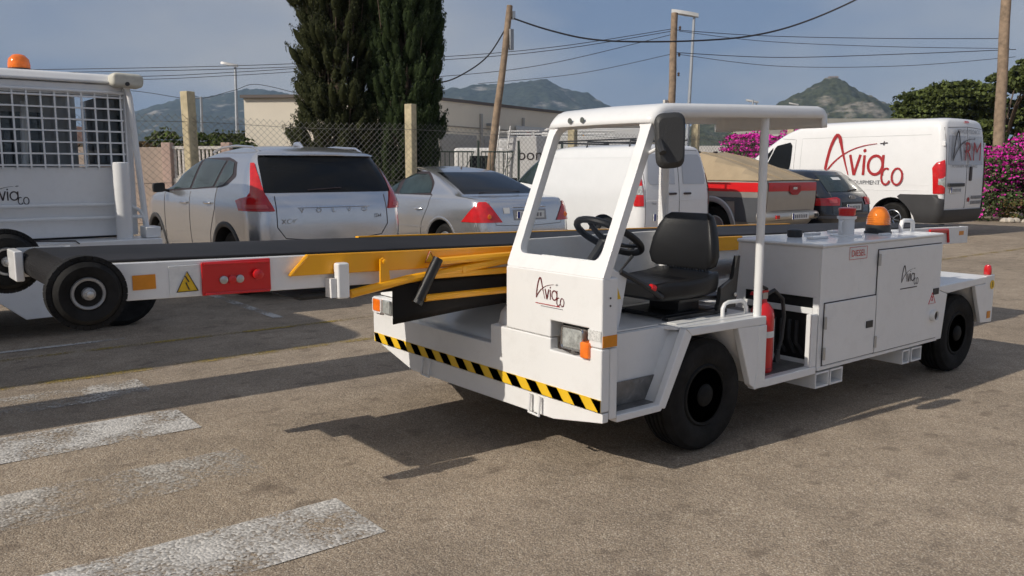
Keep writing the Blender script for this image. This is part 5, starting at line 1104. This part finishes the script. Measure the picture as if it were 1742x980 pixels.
p = c2.rp(0, .93, .01); b = MB().lathe([(.035, 0), (.032, -.006), (.01, -.008)], (0, 0, 0), 'y', 18); b.v = [(x * 1.6, y, z) for x, y, z in b.v]; b.build('badge', M('badge_dark', (.05, .06, .09), .3, .5), c2.t, loc=tuple(p))
c2.patch('plate_recess', [(-.30, .70), (.30, .70), (.30, .85), (-.30, .85)], M('recess_silver', (.33, .32, .32), .4, .5), .004, 'Q', (0,)); c2.plate_(0, .775, .5, .10)
c2.patch('sticker', [(-.46, .80), (-.36, .80), (-.36, .88), (-.46, .88)], PLATE, .010, 'Q', (1,), 2, 3)
c2.handle(1.62, .83, SILVER2); c2.handle(2.52, .83, SILVER2); c2.mirror(3.02, 1.04, SILVER2)
MB().tube([c2.rp(-.45, 1.075, .02), c2.rp(.3, 1.085, .02)], .008, 5).build('rear_shelf_line', LOGOK, c2.t); MB().lathe([(.015, 0), (.012, .02), (.004, .03)], (0, 1.75, 1.435), 'z', 8).build('antenna_base', LOGOK, c2.t)
# small white van
c3 = Car('panel_van', 'small white panel van with roof bars, seen through the cab opening', 'van', (7.40, 6.55, 0), [
    (.24, .82, .10, 4.25, .14, .3, .03), (.40, .885, .02, 4.36, .14, .35, .04), (.70, .90, .0, 4.38, .14, .4, .04), (.95, .90, .0, 4.2, .14, .4, .05), (1.08, .89, .01, 3.75, .14, .4, .05), (1.18, .875, .02, 3.50, .14, .3, .05), (1.40, .835, .05, 3.2, .14, .3, .06), (1.60, .79, .085, 2.9, .14, .3, .07), (1.71, .75, .11, 2.68, .15, .3, .07), (1.77, .70, .14, 2.5, .16, .3, .06), (1.805, .60, .22, 2.32, .2, .3, .04), (1.825, .40, .4, 2.1, .2, .3, .02), (1.83, .2, .7, 1.9, .1, .1, 0)],
    VANW, PLASTG, .30, arches=((.85, .36, .33), (3.5, .36, .33)))
for y in (.85, 3.5): c3.wheel(y, .32); c3.wheel(y, .32, 1)
c3.patch('side_window', [(3.42, 1.17), (2.62, 1.14), (2.58, 1.62), (2.85, 1.62)], GREENGLASS, .008)
c3.patch('tail_light', [(.79, .84), (.95, .84), (.93, 1.36), (.80, 1.36)], REDL, .014, 'Q', (-1, 1), 12, 6); c3.patch('tail_light_clear', [(.80, 1.02), (.945, 1.02), (.94, 1.16), (.80, 1.16)], LAMPG, .018, 'Q', (-1, 1), 4, 4)
c3.patch('hinge_pillar', [(.80, 1.38), (.90, 1.38), (.85, 1.68), (.79, 1.68)], PLASTG, .008, 'Q', (-1, 1), 6, 4)
c3.seam('door_gap', [(0, .42), (0, 1.74)], 'Q', .005, (1,)); c3.seam('door_gap', [(.76, .42), (.76, 1.72), (0, 1.74)], 'Q', .004, (-1, 1))
WINW = M('van_pale_window', (.50, .52, .56), .15, coat=.6)  # pale grey panes for the rear doors
c3.patch('rear_window', [(.10, 1.18), (.66, 1.18), (.70, 1.24), (.64, 1.62), (.58, 1.66), (.10, 1.66)], WINW, .008, 'Q', (-1, 1), 10, 10)
for sd in (-1, 1): MB().tube([c3.rp(sd * .10, 1.03, .022), c3.rp(sd * .26, 1.03, .022)], .018, 8).build('door_handle', LOGOK, c3.t)
c3.seam('flank_crease', [(.3, 1.60), (2.6, 1.62)], 'S', .004, (-1, 1), VANW); c3.seam('door_gap', [(2.55, 1.68), (2.52, .4)])
c3.seam('lower_crease', [(-.74, .92), (.74, .92)], 'Q', .005, (0,), VANW); c3.text('TRANSIT', .05, -.64, .86, INKG); c3.plate_(-.36, .66, .5, .12, .014); c3.text('15', .12, -.52, .62, LOGOK, .026)
c3.patch('rear_step', [(-1.0, .30), (1.0, .30), (1.0, .44), (-1.0, .44)], PLASTG, .015, 'Q', (0,), 4, 24)
p = c3.rp(.55, .55, .02); MB().lathe([(.03, 0), (.03, -.01)], (0, 0, 0), 'y', 12).build('parking_sensor', LOGOK, c3.t, loc=tuple(p))
for y in (.5, 1.5, 2.3):
    rb = MB().tube([(-.66, y, 1.78), (-.64, y, 1.88), (.64, y, 1.88), (.66, y, 1.78)], .016, 6).build('roof_bar', BLACKP, c3.t)
for x in (-.62, .62): MB().tube([(x, .4, 1.905), (x, 2.4, 1.905)], .014, 6).build('roof_bar', BLACKP, c3.t)
c3.mirror(3.1, 1.2, BLACKP)
# pickup with canvas tent
c4 = Car('pickup_truck', 'silver beige pickup with red stripe and grey flares under a beige canvas tent', 'pickup', (9.93, 6.1, 0), [
    (.42, .78, .12, 4.9, .14, .3, .03), (.52, .82, .04, 4.95, .14, .3, .04), (.70, .83, .02, 4.97, .12, .35, .04), (.95, .835, .0, 4.9, .10, .4, .04), (1.10, .835, .0, 4.6, .10, .4, .04), (1.20, .83, .005, 4.4, .10, .4, .04), (1.215, .825, .01, 4.3, .10, .3, .04)],
    PICKSILV, CLADG, .0, arches=((1.15, .45, .40), (4.1, .45, .40)))
for y in (1.15, 4.1): c4.wheel(y, .38, rimr=.55); c4.wheel(y, .38, 1, rimr=.55)
for y in (1.15, 4.1):
    b = MB(); b.tube([c4.sp(y + .47 * math.cos(a), .42 + .47 * math.sin(a), .02) for a in [R(-12 + 204 * k / 20) for k in range(21)]], .055, 8, flat=.5); b.build('wheel_flare', M('flare_silver', (.42, .42, .43), .4, .5), c4.t)
c4.patch('side_cladding', [(.11, .50), (.66, .50), (.66, .93), (.11, .93)], CLADG, .014, rows=8); c4.patch('side_cladding', [(1.66, .50), (3.5, .50), (3.5, .94), (1.55, .94)], CLADG, .014, rows=8, cols=18); c4.patch('side_cladding', [(.6, .86), (1.62, .86), (1.62, .94), (.6, .93)], CLADG, .02)
c4.patch('red_stripe', [(.02 + .12, 1.03), (3.4, 1.03), (3.4, 1.19), (.02 + .12, 1.19)], REDP, .006, rows=3, cols=24)
c4.patch('red_tailgate_stripe', [(-.72, 1.04), (.72, 1.04), (.72, 1.19), (-.72, 1.19)], REDP, .010, 'Q', (0,), 3, 16)
hb = c4.patch('tailgate_handle', [(-.17, 1.03), (-.09, .975), (.09, .975), (.17, 1.03), (.17, 1.14), (-.17, 1.14)], M('handle_red', (.40, .008, .01), .4), .018, 'Q', (0,), 6, 8); c4.patch('handle_badge', [(-.06, 1.07), (.06, 1.07), (.06, 1.11), (-.06, 1.11)], CHROME, .022, 'Q', (0,), 2, 4)
c4.patch('tail_light', [(.76, .76), (.90, .76), (.88, 1.02), (.78, 1.02)], REDL, .012, 'Q', (-1, 1), 6, 5); c4.seam('tailgate_gap', [(-.73, 1.2), (-.73, .70), (.73, .70), (.73, 1.2)], 'Q', .004, (0,)); c4.text('STRAKAR', .05, -.62, 1.085, LOGOR, .014)
p = [c4.rp(q, .60, .035) for q in np.linspace(-.86, .86, 17)]; MB().tube(p, .075, 10, flat=1).build('rear_bumper', M('bumper_chrome', (.55, .52, .47), .3, .8), c4.t, smooth=60)
c4.plate_(.08, .60, .5, .11, .12); 
for q in (-.55, .62): p_ = c4.rp(q, .60, .11); MB().box(-.05, .05, -.012, .01, -.03, .03).build('fog_lamp', REDL if q < 0 else BLACKP, c4.t, loc=tuple(p_))
b = MB(); tent = []
for y, zr, ze, hw_ in ((.03, 1.235, 1.222, .80), (.6, 1.43, 1.224, .81), (1.3, 1.64, 1.226, .815), (1.75, 1.735, 1.226, .815), (1.85, 1.74, 1.226, .815), (3.0, 1.72, 1.226, .8), (3.6, 1.5, 1.226, .78)):
    row = []
    for k in range(-8, 9):
        q = k / 8; fl = .62 if y > 1.7 else lerp(.9, .62, y / 1.7); a = abs(q); zz = ze + (zr - ze) * (1 if a < fl else max(0, 1 - (a - fl) / (1 - fl))); zz += .012 * math.sin(y * 7 + q * 9) * (1 - a) * (zr > 1.3); row.append((q * hw_, y + .008 * math.sin(q * 11), zz))
    tent.append(row)
b.sheet(tent); b.add(tent[0] , [tuple(range(17))]); b.add(tent[-1], [tuple(range(17))[::-1]]); b.build('canvas_tent', CANVAS, c4.t, smooth=9)
for sd in (-1, 1): MB().tube([(sd * .81 * (1 - 0), .03, 1.228), (sd * .82, 1.3, 1.232), (sd * .81, 3.3, 1.232)], .012, 6).build('tent_hem', CANVAS, c4.t)
MB().tube([(x, y, z + .006) for x, y, z in [tent[i][5] for i in range(5)]], .006, 5).build('tent_seam', CANVAS, c4.t); MB().tube([(x, y, z + .006) for x, y, z in [tent[i][11] for i in range(5)]], .006, 5).build('tent_seam', CANVAS, c4.t)
for i, q in enumerate((3, 8, 12)): x, y, z = tent[3][q]; MB().box(-.035, .035, -.02, .03, -.01, .03).build('tent_strap', LOGOK, c4.t, loc=(x, y, z))
# dark hatchback
c5 = Car('hatchback_car', 'dark navy hatchback between the pickup and the large van', 'car', (12.02, 6.15, 0), [
    (.22, .78, .15, 4.05, .25, .35, .05), (.34, .84, .04, 4.15, .25, .4, .06), (.50, .875, .0, 4.2, .25, .4, .07), (.70, .88, .01, 4.2, .25, .4, .08), (.86, .875, .04, 4.0, .25, .45, .09), (.94, .86, .08, 3.6, .25, .45, .1), (1.0, .84, .13, 3.15, .25, .4, .11), (1.12, .78, .24, 2.85, .24, .3, .12), (1.25, .71, .38, 2.5, .24, .3, .12), (1.34, .65, .50, 2.2, .22, .3, .1), (1.39, .58, .58, 1.95, .25, .3, .08), (1.42, .42, .75, 1.7, .25, .3, .05), (1.43, .2, 1.0, 1.5, .1, .1, 0)],
    NAVY, None, 0, arches=((.80, .36, .33), (3.38, .36, .33)))
for y in (.80, 3.38): c5.wheel(y, .315); c5.wheel(y, .315, 1)
c5.patch('rear_window', [(-.64, 1.0), (.64, 1.0), (.55, 1.31), (-.55, 1.31)], GREENGLASS, .010, 'Q', (0,), 12, 24); c5.patch('side_window', [(2.9, .99), (.75, 1.03), (.85, 1.25), (1.2, 1.33), (2.2, 1.33)], DARKGLASS, .007, rows=12, cols=20)
c5.patch('tail_light', [(.46, .74), (1.12, .74), (1.18, .80), (1.10, .89), (.50, .90), (.42, .86)], REDL, .014, 'Q', (-1, 1), 8, 14); c5.patch('tail_light_pale', [(.52, .79), (.72, .79), (.72, .86), (.52, .86)], M('red_lens_pale', (.62, .10, .09), .15), .02, 'Q', (-1, 1), 3, 5)  # inner panel of each tail light in paler red
c5.plate_(.0, .70, .5, .12, .014); c5.patch('plate_recess', [(-.36, .60), (.36, .60), (.36, .80), (-.36, .80)], BLACKP, .005, 'Q', (0,))
b = MB()
for k in range(4): p = c5.rp(-.075 + k * .05, .895, .016); b.tube([p + Vector((.034 * math.cos(a), 0, .034 * math.sin(a))) for a in [2 * math.pi * i / 16 for i in range(16)]], .005, 5, closed=True)
b.build('badge', CHROME, c5.t); MB().tube([c5.rp(-.02, 1.02, .02), c5.rp(.30, 1.035, .025)], .014, 6).build('rear_wiper', LOGOK, c5.t)
c5.patch('window_sticker', [(-.22, 1.22), (.04, 1.22), (.04, 1.27), (-.22, 1.27)], PLATE, .014, 'Q', (0,), 2, 4); c5.seam('tailgate_gap', [(-.62, 1.0), (-.66, .60), (.66, .60), (.62, 1.0)], 'Q', .004, (0,)); c5.patch('bumper_trim', [(-1.0, .50), (1.0, .50), (1.0, .55), (-1.0, .55)], M('bumper_grey', (.10, .10, .11), .5), .012, 'Q', (0,), 2, 24)
# large white van
c6 = Car('cargo_van', 'large high-roof white cargo van with red company lettering on its side', 'van', (15.55, 5.65, 0), [
    (.28, .94, .12, 5.8, .12, .35, .03), (.45, .995, .03, 5.92, .12, .4, .04), (.80, 1.01, .0, 5.95, .12, .45, .04), (1.0, 1.01, .0, 5.75, .12, .5, .04), (1.2, 1.01, .0, 5.45, .12, .5, .04), (1.45, 1.005, .005, 5.2, .12, .3, .04), (1.8, .985, .015, 4.75, .12, .25, .05), (2.05, .96, .03, 4.36, .13, .22, .06), (2.25, .935, .05, 4.02, .14, .2, .06), (2.37, .90, .075, 3.72, .16, .2, .06), (2.44, .83, .11, 3.45, .2, .2, .05), (2.485, .69, .2, 3.2, .25, .2, .03), (2.505, .4, .4, 3.0, .2, .2, .02), (2.51, .2, .8, 2.8, .1, .1, 0)],
    VANW, None, .0, arches=((1.10, .46, .37), (5.0, .46, .37)), sb=.02)
for y in (1.10, 5.0): c6.wheel(y, .355, rimr=.58, mat=CHROME, spokes=8); c6.wheel(y, .355, 1, rimr=.58)
c6.patch('side_bumper', [(.02 + .12, .30), (.58, .30), (.64, .50), (.78, .68), (.98, .84), (.90, .90), (.12, .90)], PLASTG, .02, rows=12); c6.patch('rear_bumper', [(-1.12, .30), (1.12, .30), (1.12, .58), (-1.12, .58)], PLASTG, .03, 'Q', (0,), 5, 30); c6.patch('bumper_corner', [(.86, .30), (1.14, .30), (1.14, .90), (.9, .88)], PLASTG, .024, 'Q', (-1, 1), 6, 6)
c6.patch('side_window', [(4.72, 1.40), (4.42, 1.38), (4.12, 1.93), (4.14, 1.94)], DARKGLASS, .010); c6.patch('side_window', [(4.38, 1.38), (3.72, 1.38), (3.64, 1.46), (3.62, 2.0), (3.68, 2.06), (3.96, 2.03), (4.07, 1.97)], DARKGLASS, .010)
c6.seam('door_gap', [(3.56, .5), (3.53, 2.12), (3.9, 2.15)]); c6.seam('panel_line', [(.35, 2.14), (3.36, 2.14), (3.38, .7)], 'S', .004, (-1, 1), M('seam_grey', (.45, .45, .45), .5)); c6.seam('panel_line', [(.3, .98), (3.7, .98)], 'S', .006, (-1, 1), VANW); c6.seam('panel_line', [(.3, 1.1), (3.7, 1.1)], 'S', .005, (-1, 1), VANW)
c6.patch('tail_light', [(.90, .92), (1.12, .92), (1.16, 1.45), (1.10, 1.55), (.92, 1.62), (.905, 1.5)], REDL, .018, 'Q', (-1, 1), 12, 8); c6.patch('tail_light_clear', [(.905, 1.05), (1.03, 1.08), (1.03, 1.26), (.905, 1.28)], LAMPG, .023, 'Q', (-1, 1), 4, 4)
c6.seam('door_gap', [(0, .60), (0, 2.30)], 'Q', .006, (1,)); c6.seam('door_gap', [(.87, .60), (.87, 2.28), (0, 2.31)], 'Q', .006, (-1, 1))
c6.patch('door_window_recess', [(.06, 1.52), (.80, 1.52), (.76, 2.12), (.06, 2.12)], M('blanked_glass', (.48, .49, .52), .18, coat=.5), .006, 'Q', (-1, 1), 8, 8)
c6.patch('stop_lamp', [(-.10, 2.40), (.10, 2.40), (.10, 2.44), (-.10, 2.44)], REDL, .02, 'Q', (0,), 2, 6)
MB().prism(rpoly([(-.05, -.15), (.05, -.15), (.05, .15), (-.05, .15)], .04), 'y', -.02, .0).build('door_handle', LOGOK, c6.t, loc=tuple(c6.rp(.17, 1.33, .004)))
MB().box(-.40, .30, -.035, .0, -.035, .035).build('plate_light_bar', PLASTG, c6.t, loc=tuple(c6.rp(-.40, 1.10, .0)), bevel=.01); c6.plate_(-.44, .99, .5, .12, .014)
for sd in (-1, 1): MB().box(-.02, .02, -.05, .02, -.05, .05).build('door_hinge', VANW, c6.t, loc=tuple(c6.rp(sd * .93, 1.95, .0)), bevel=.01)
q0 = c6.sp(2.72, 1.30, .012); q2 = c6.sp(2.72, 1.9, .012)
logo(c6.t, plane_mat(q0, Vector((0, -1, 0)), q2 - q0), 1.45, [LOGOR, LOGOK]); text(c6.t, 'AIRPORT EQUIPMENT', .128, plane_mat(c6.sp(2.62, 1.10, .014), (0, -1, 0), (0, 0, 1)), INKG)
rm = plane_mat(c6.rp(-.66, 1.60, .03), (1, 0, 0), (0, .02, 1)); logo(c6.t, rm, .98, [LOGOK, LOGOK], company=False); text(c6.t, 'R', .56, plane_mat(c6.rp(-.20, 1.61, .03), (1, 0, 0), (0, .02, 1)), LOGOR); text(c6.t, 'M', .56, plane_mat(c6.rp(.16, 1.61, .03), (1, 0, 0), (0, .02, 1)), LOGOR); text(c6.t, 'MOTOR RAMP MAINTENANCE', .085, plane_mat(c6.rp(-.70, 1.46, .03), (1, 0, 0), (0, 0, 1)), INKG)
text(c6.t, 'SERVICIO TÉCNICO', .12, plane_mat(c6.rp(-.50, 2.17, .03), (1, 0, 0), (0, .05, 1)), INKG); MB().lathe([(.05, 0), (.05, -.004)], (0, 0, 0), 'y', 16).build('phone_symbol', LOGOR, c6.t, loc=tuple(c6.rp(.14, .78, .012)))
b = MB()
for k in range(2):
    for i in range(8): p = c6.rp(.26 + i * .07, .82 - k * .11, .014); b.box(p.x, p.x + .045, p.y - .002, p.y, p.z - .03, p.z + .04)
b.build('blurred_number', INKG, c6.t); c6.mirror(4.75, 1.5, BLACKP)

# ------------------------------------------------------------------ white service vehicle on the left
V = thing('service_truck', 'white airport service truck with guarded cab window and orange beacon, left edge', 'truck', (-1.2, 5.61, 0))
fx = 0.0
b = MB(); zt0, zt1 = 2.2, 2.2
# front panel with window opening (local x: -3.4..0 ; y: 0 face)
wl, wr, wb, wtp = -3.2, -.03, 1.43, 2.05
b.box(-3.4, wl, 0, .06, .82, 2.15); b.box(wr, .04, 0, .06, .82, 2.15); b.box(wl, wr, 0, .06, .82, wb); b.box(wl, wr, 0, .06, wtp, 2.15); b.build('side_panel', WHITE, V, bevel=.01)
MB().prism([(-.05, 2.155), (1.7, 2.155), (1.66, 2.24), (0, 2.24)], 'x', -3.42, -.08).build('roof', WHITE, V, bevel=.03, seg=3)
MB().box(-3.4, -.1, 1.6, 1.66, .82, 2.15).build('far_wall', WHITEB, V); MB().box(-3.4, -3.34, .07, 1.59, .82, 2.15).build('end_wall', WHITEB, V); MB().box(-3.4, .0, .065, 1.595, .80, .82).build('cab_floor', BLACKP, V)
MB().box(-.06, .0, .065, 1.595, .82, 1.43).build('end_wall', WHITEB, V); MB().box(-.05, -.02, .065, 1.595, 1.435, 2.1).build('end_window', GREENGLASS, V)
MB().box(-3.18, -.06, .075, .08, wb, wtp).build('window_glass', CLEAR, V); MB().box(-2.6, -.4, 1.585, 1.598, 1.3, 1.98).build('far_window', GREENGLASS, V)
for x in (-2.4, -1.45): 
    s_ = MB().box(x, x + .5, .5, 1.0, .9, 1.25).box(x + .4, x + .55, .5, 1.0, 1.25, 1.8).build('cab_seat', VINYL, V, bevel=.05, seg=3)
MB().tube([(-.9, .3, .9), (-.78, .35, 1.4), (-.75, .36, 2.0)], .03, 8).build('cab_pillar', WHITEB, V)
gd = MB()
for k in range(31): x = wr - .02 - k * .105; gd.box(x - .007, x + .007, -.022, -.008, wb - .02, wtp + .02)
for k in range(7): z = wb + .015 + k * .0985; gd.box(wl, wr, -.0235, -.0065, z - .007, z + .007)
gd.build('window_guard', WHITE, V)
MB().tube([(wr + .012, -.02, wb - .03), (wr + .012, -.02, wtp + .03), (wl, -.02, wtp + .03)], .014, 8).build('guard_frame', WHITE, V)
MB().tube([(-.03, -.05, 2.13), (.0, -.05, 2.12), (.02, -.05, 2.05), (.10, -.05, .86)], .026, 10).build('corner_tube', WHITE, V)
sp_ = MB().prism(rpoly([(-.14, 2.13), (.12, 2.12), (.13, 2.24), (-.14, 2.25)], .05, 5), 'y', -.16, .02).build('corner_lamp', M('old_white_plastic', (.58, .56, .48), .5, var=.25, vscale=9, dirt=.5), V, bevel=.03, seg=3); MB().lathe([(.018, 0), (.018, -.02)], (-.02, -.16, 2.15), 'y', 10).build('lamp_screw', BLACKP, V)
bs = MB().lathe([(.10, 0), (.10, .02), (.085, .025)], (-.78, .25, 2.242), 'z', 22).build('beacon_base', BLACKP, V); MB().lathe([(.085, .02), (.088, .05), (.08, .10), (.05, .135), (.015, .145)], (-.78, .25, 2.242), 'z', 22).build('beacon_lens', AMBER, V)
MB().lathe([(.066, 0), (.068, .01), (.068, .665), (.06, .672)], (-.115, -.16, .80), 'z', 26).build('bollard_post', WHITE, V)
for z in (.985, 1.10): MB().tube([(-3.4, -.05, z), (-.25, -.05, z), (-.05, -.05, z), (.05, -.06, z - .06 if z > 1 else z), (.09, -.06, .93 if z > 1 else z)], .016, 8).build('hand_rail', WHITE, V)
MB().box(-3.4, .16, -.32, .06, .70, .80).build('running_board', WHITE, V, bevel=.012); MB().box(.04, .17, -.25, -.05, .801, .90).build('end_block', WHITE, V, bevel=.01)
MB().tube([(-1.0, -.325, .79), (-.99, -.335, .83), (-.55, -.335, .81), (-.52, -.325, .785)], .006, 6).build('cable_loop', LOGOK, V)
MB().prism([(-3.4, .695), (.05, .695), (.05, .50), (-.40, .18), (-.95, .17), (-1.15, .34), (-3.4, .34)], 'y', -.28, -.22).build('skirt', WHITE, V, bevel=.008); MB().box(-3.3, .0, -.2, 1.6, .35, .69).build('chassis', BLACKP, V)
def vwheel(x, y):
    MB().lathe([(.18, .02), (.28, -.005), (.32, .02), (.33, .05), (.33, .2), (.32, .24), (.18, .22)], (x, y, .33), 'y', 32).build('tyre', RUBBER, V)
for x in (-.16, -2.9): vwheel(x, -.1); vwheel(x, 1.3)
logo(V, plane_mat((-1.14, -.003, 1.15), (1, 0, 0), (0, 0, 1)), .25, [LOGOK, LOGOK]); MB().box(-1.12, -.82, -.004, -.001, 1.10, 1.106).build('logo_line', INKG, V)

# ------------------------------------------------------------------ unseen van and conveyor, added left of the view to cast shadows on the yard
c7 = Car('cargo_van', 'white high-roof van standing along the yard beside the service truck', 'van', (-3.3, 4.86, 0), c6.lv, VANW, PLASTG, .4, rz=R(90), group='vehicles standing left of the crossing')
for y in (1.1, 5.0): c7.wheel(y, .355, inset=-.01); c7.wheel(y, .355, 1, inset=-.01)
c7.patch('tail_light', [(.79, .84), (.95, .84), (.93, 1.36), (.80, 1.36)], REDL, .014, 'Q', (-1, 1), 12, 6); c7.patch('side_window', [(4.5, 1.40), (3.72, 1.40), (3.64, 2.0), (4.0, 2.0)], GREENGLASS, .008, sides=(-1, 1)); c7.patch('rear_window', [(.10, 1.18), (.66, 1.18), (.64, 1.62), (.10, 1.66)], WINW, .008, 'Q', (-1, 1), 10, 10)
K = thing('shadow_conveyor', 'inclined mobile belt conveyor on wheels left of the crossing', 'conveyor', (-6.2, 3.06, 0))
for y in (-.31, .28): MB().prism([(-2.6, .70), (2.85, 2.22), (2.85, 2.36), (-2.6, .84)], 'y', y, y + .03).build('side_rail', WHITE, K)
MB().prism([(-2.62, .83), (2.82, 2.345), (2.82, 2.355), (-2.62, .84)], 'y', -.279, .279).build('belt', BELT, K)
for x in (-1.2, 1.2):
    for y in (-.26, .26): MB().tube([(x, y, .15), (x * .7, y, 1.36 + x * .2)], .03, 8).build('leg', WHITE, K)
    for y in (-.30, .22): MB().lathe([(.06, 0), (.15, .01), (.16, .03), (.16, .06), (.15, .08), (.06, .08)], (x, y, .16), 'y', 20).build('wheel', RUBBER, K)
MB().box(-1.25, 1.25, -.23, .23, .32, .36).build('cross_frame', WHITE, K)

# ------------------------------------------------------------------ haze over the valley
def haze():
    m = bpy.data.materials.new('haze'); m.use_nodes = True; t = m.node_tree; t.nodes.clear(); o = t.nodes.new('ShaderNodeOutputMaterial'); v = t.nodes.new('ShaderNodeVolumePrincipled')
    v.inputs['Color'].default_value = (.50, .70, 1, 1); v.inputs['Density'].default_value = HAZE; v.inputs['Anisotropy'].default_value = .0
    t.links.new(v.outputs[0], o.inputs['Volume'])
    ob = MB().box(-6100, 6100, -6100, 6100, -6, 275).build('haze', m, smooth=0); tag(ob, 'thin blue air between the yard and the hills', None, None, 'stuff')
HAZE = .00016
haze()
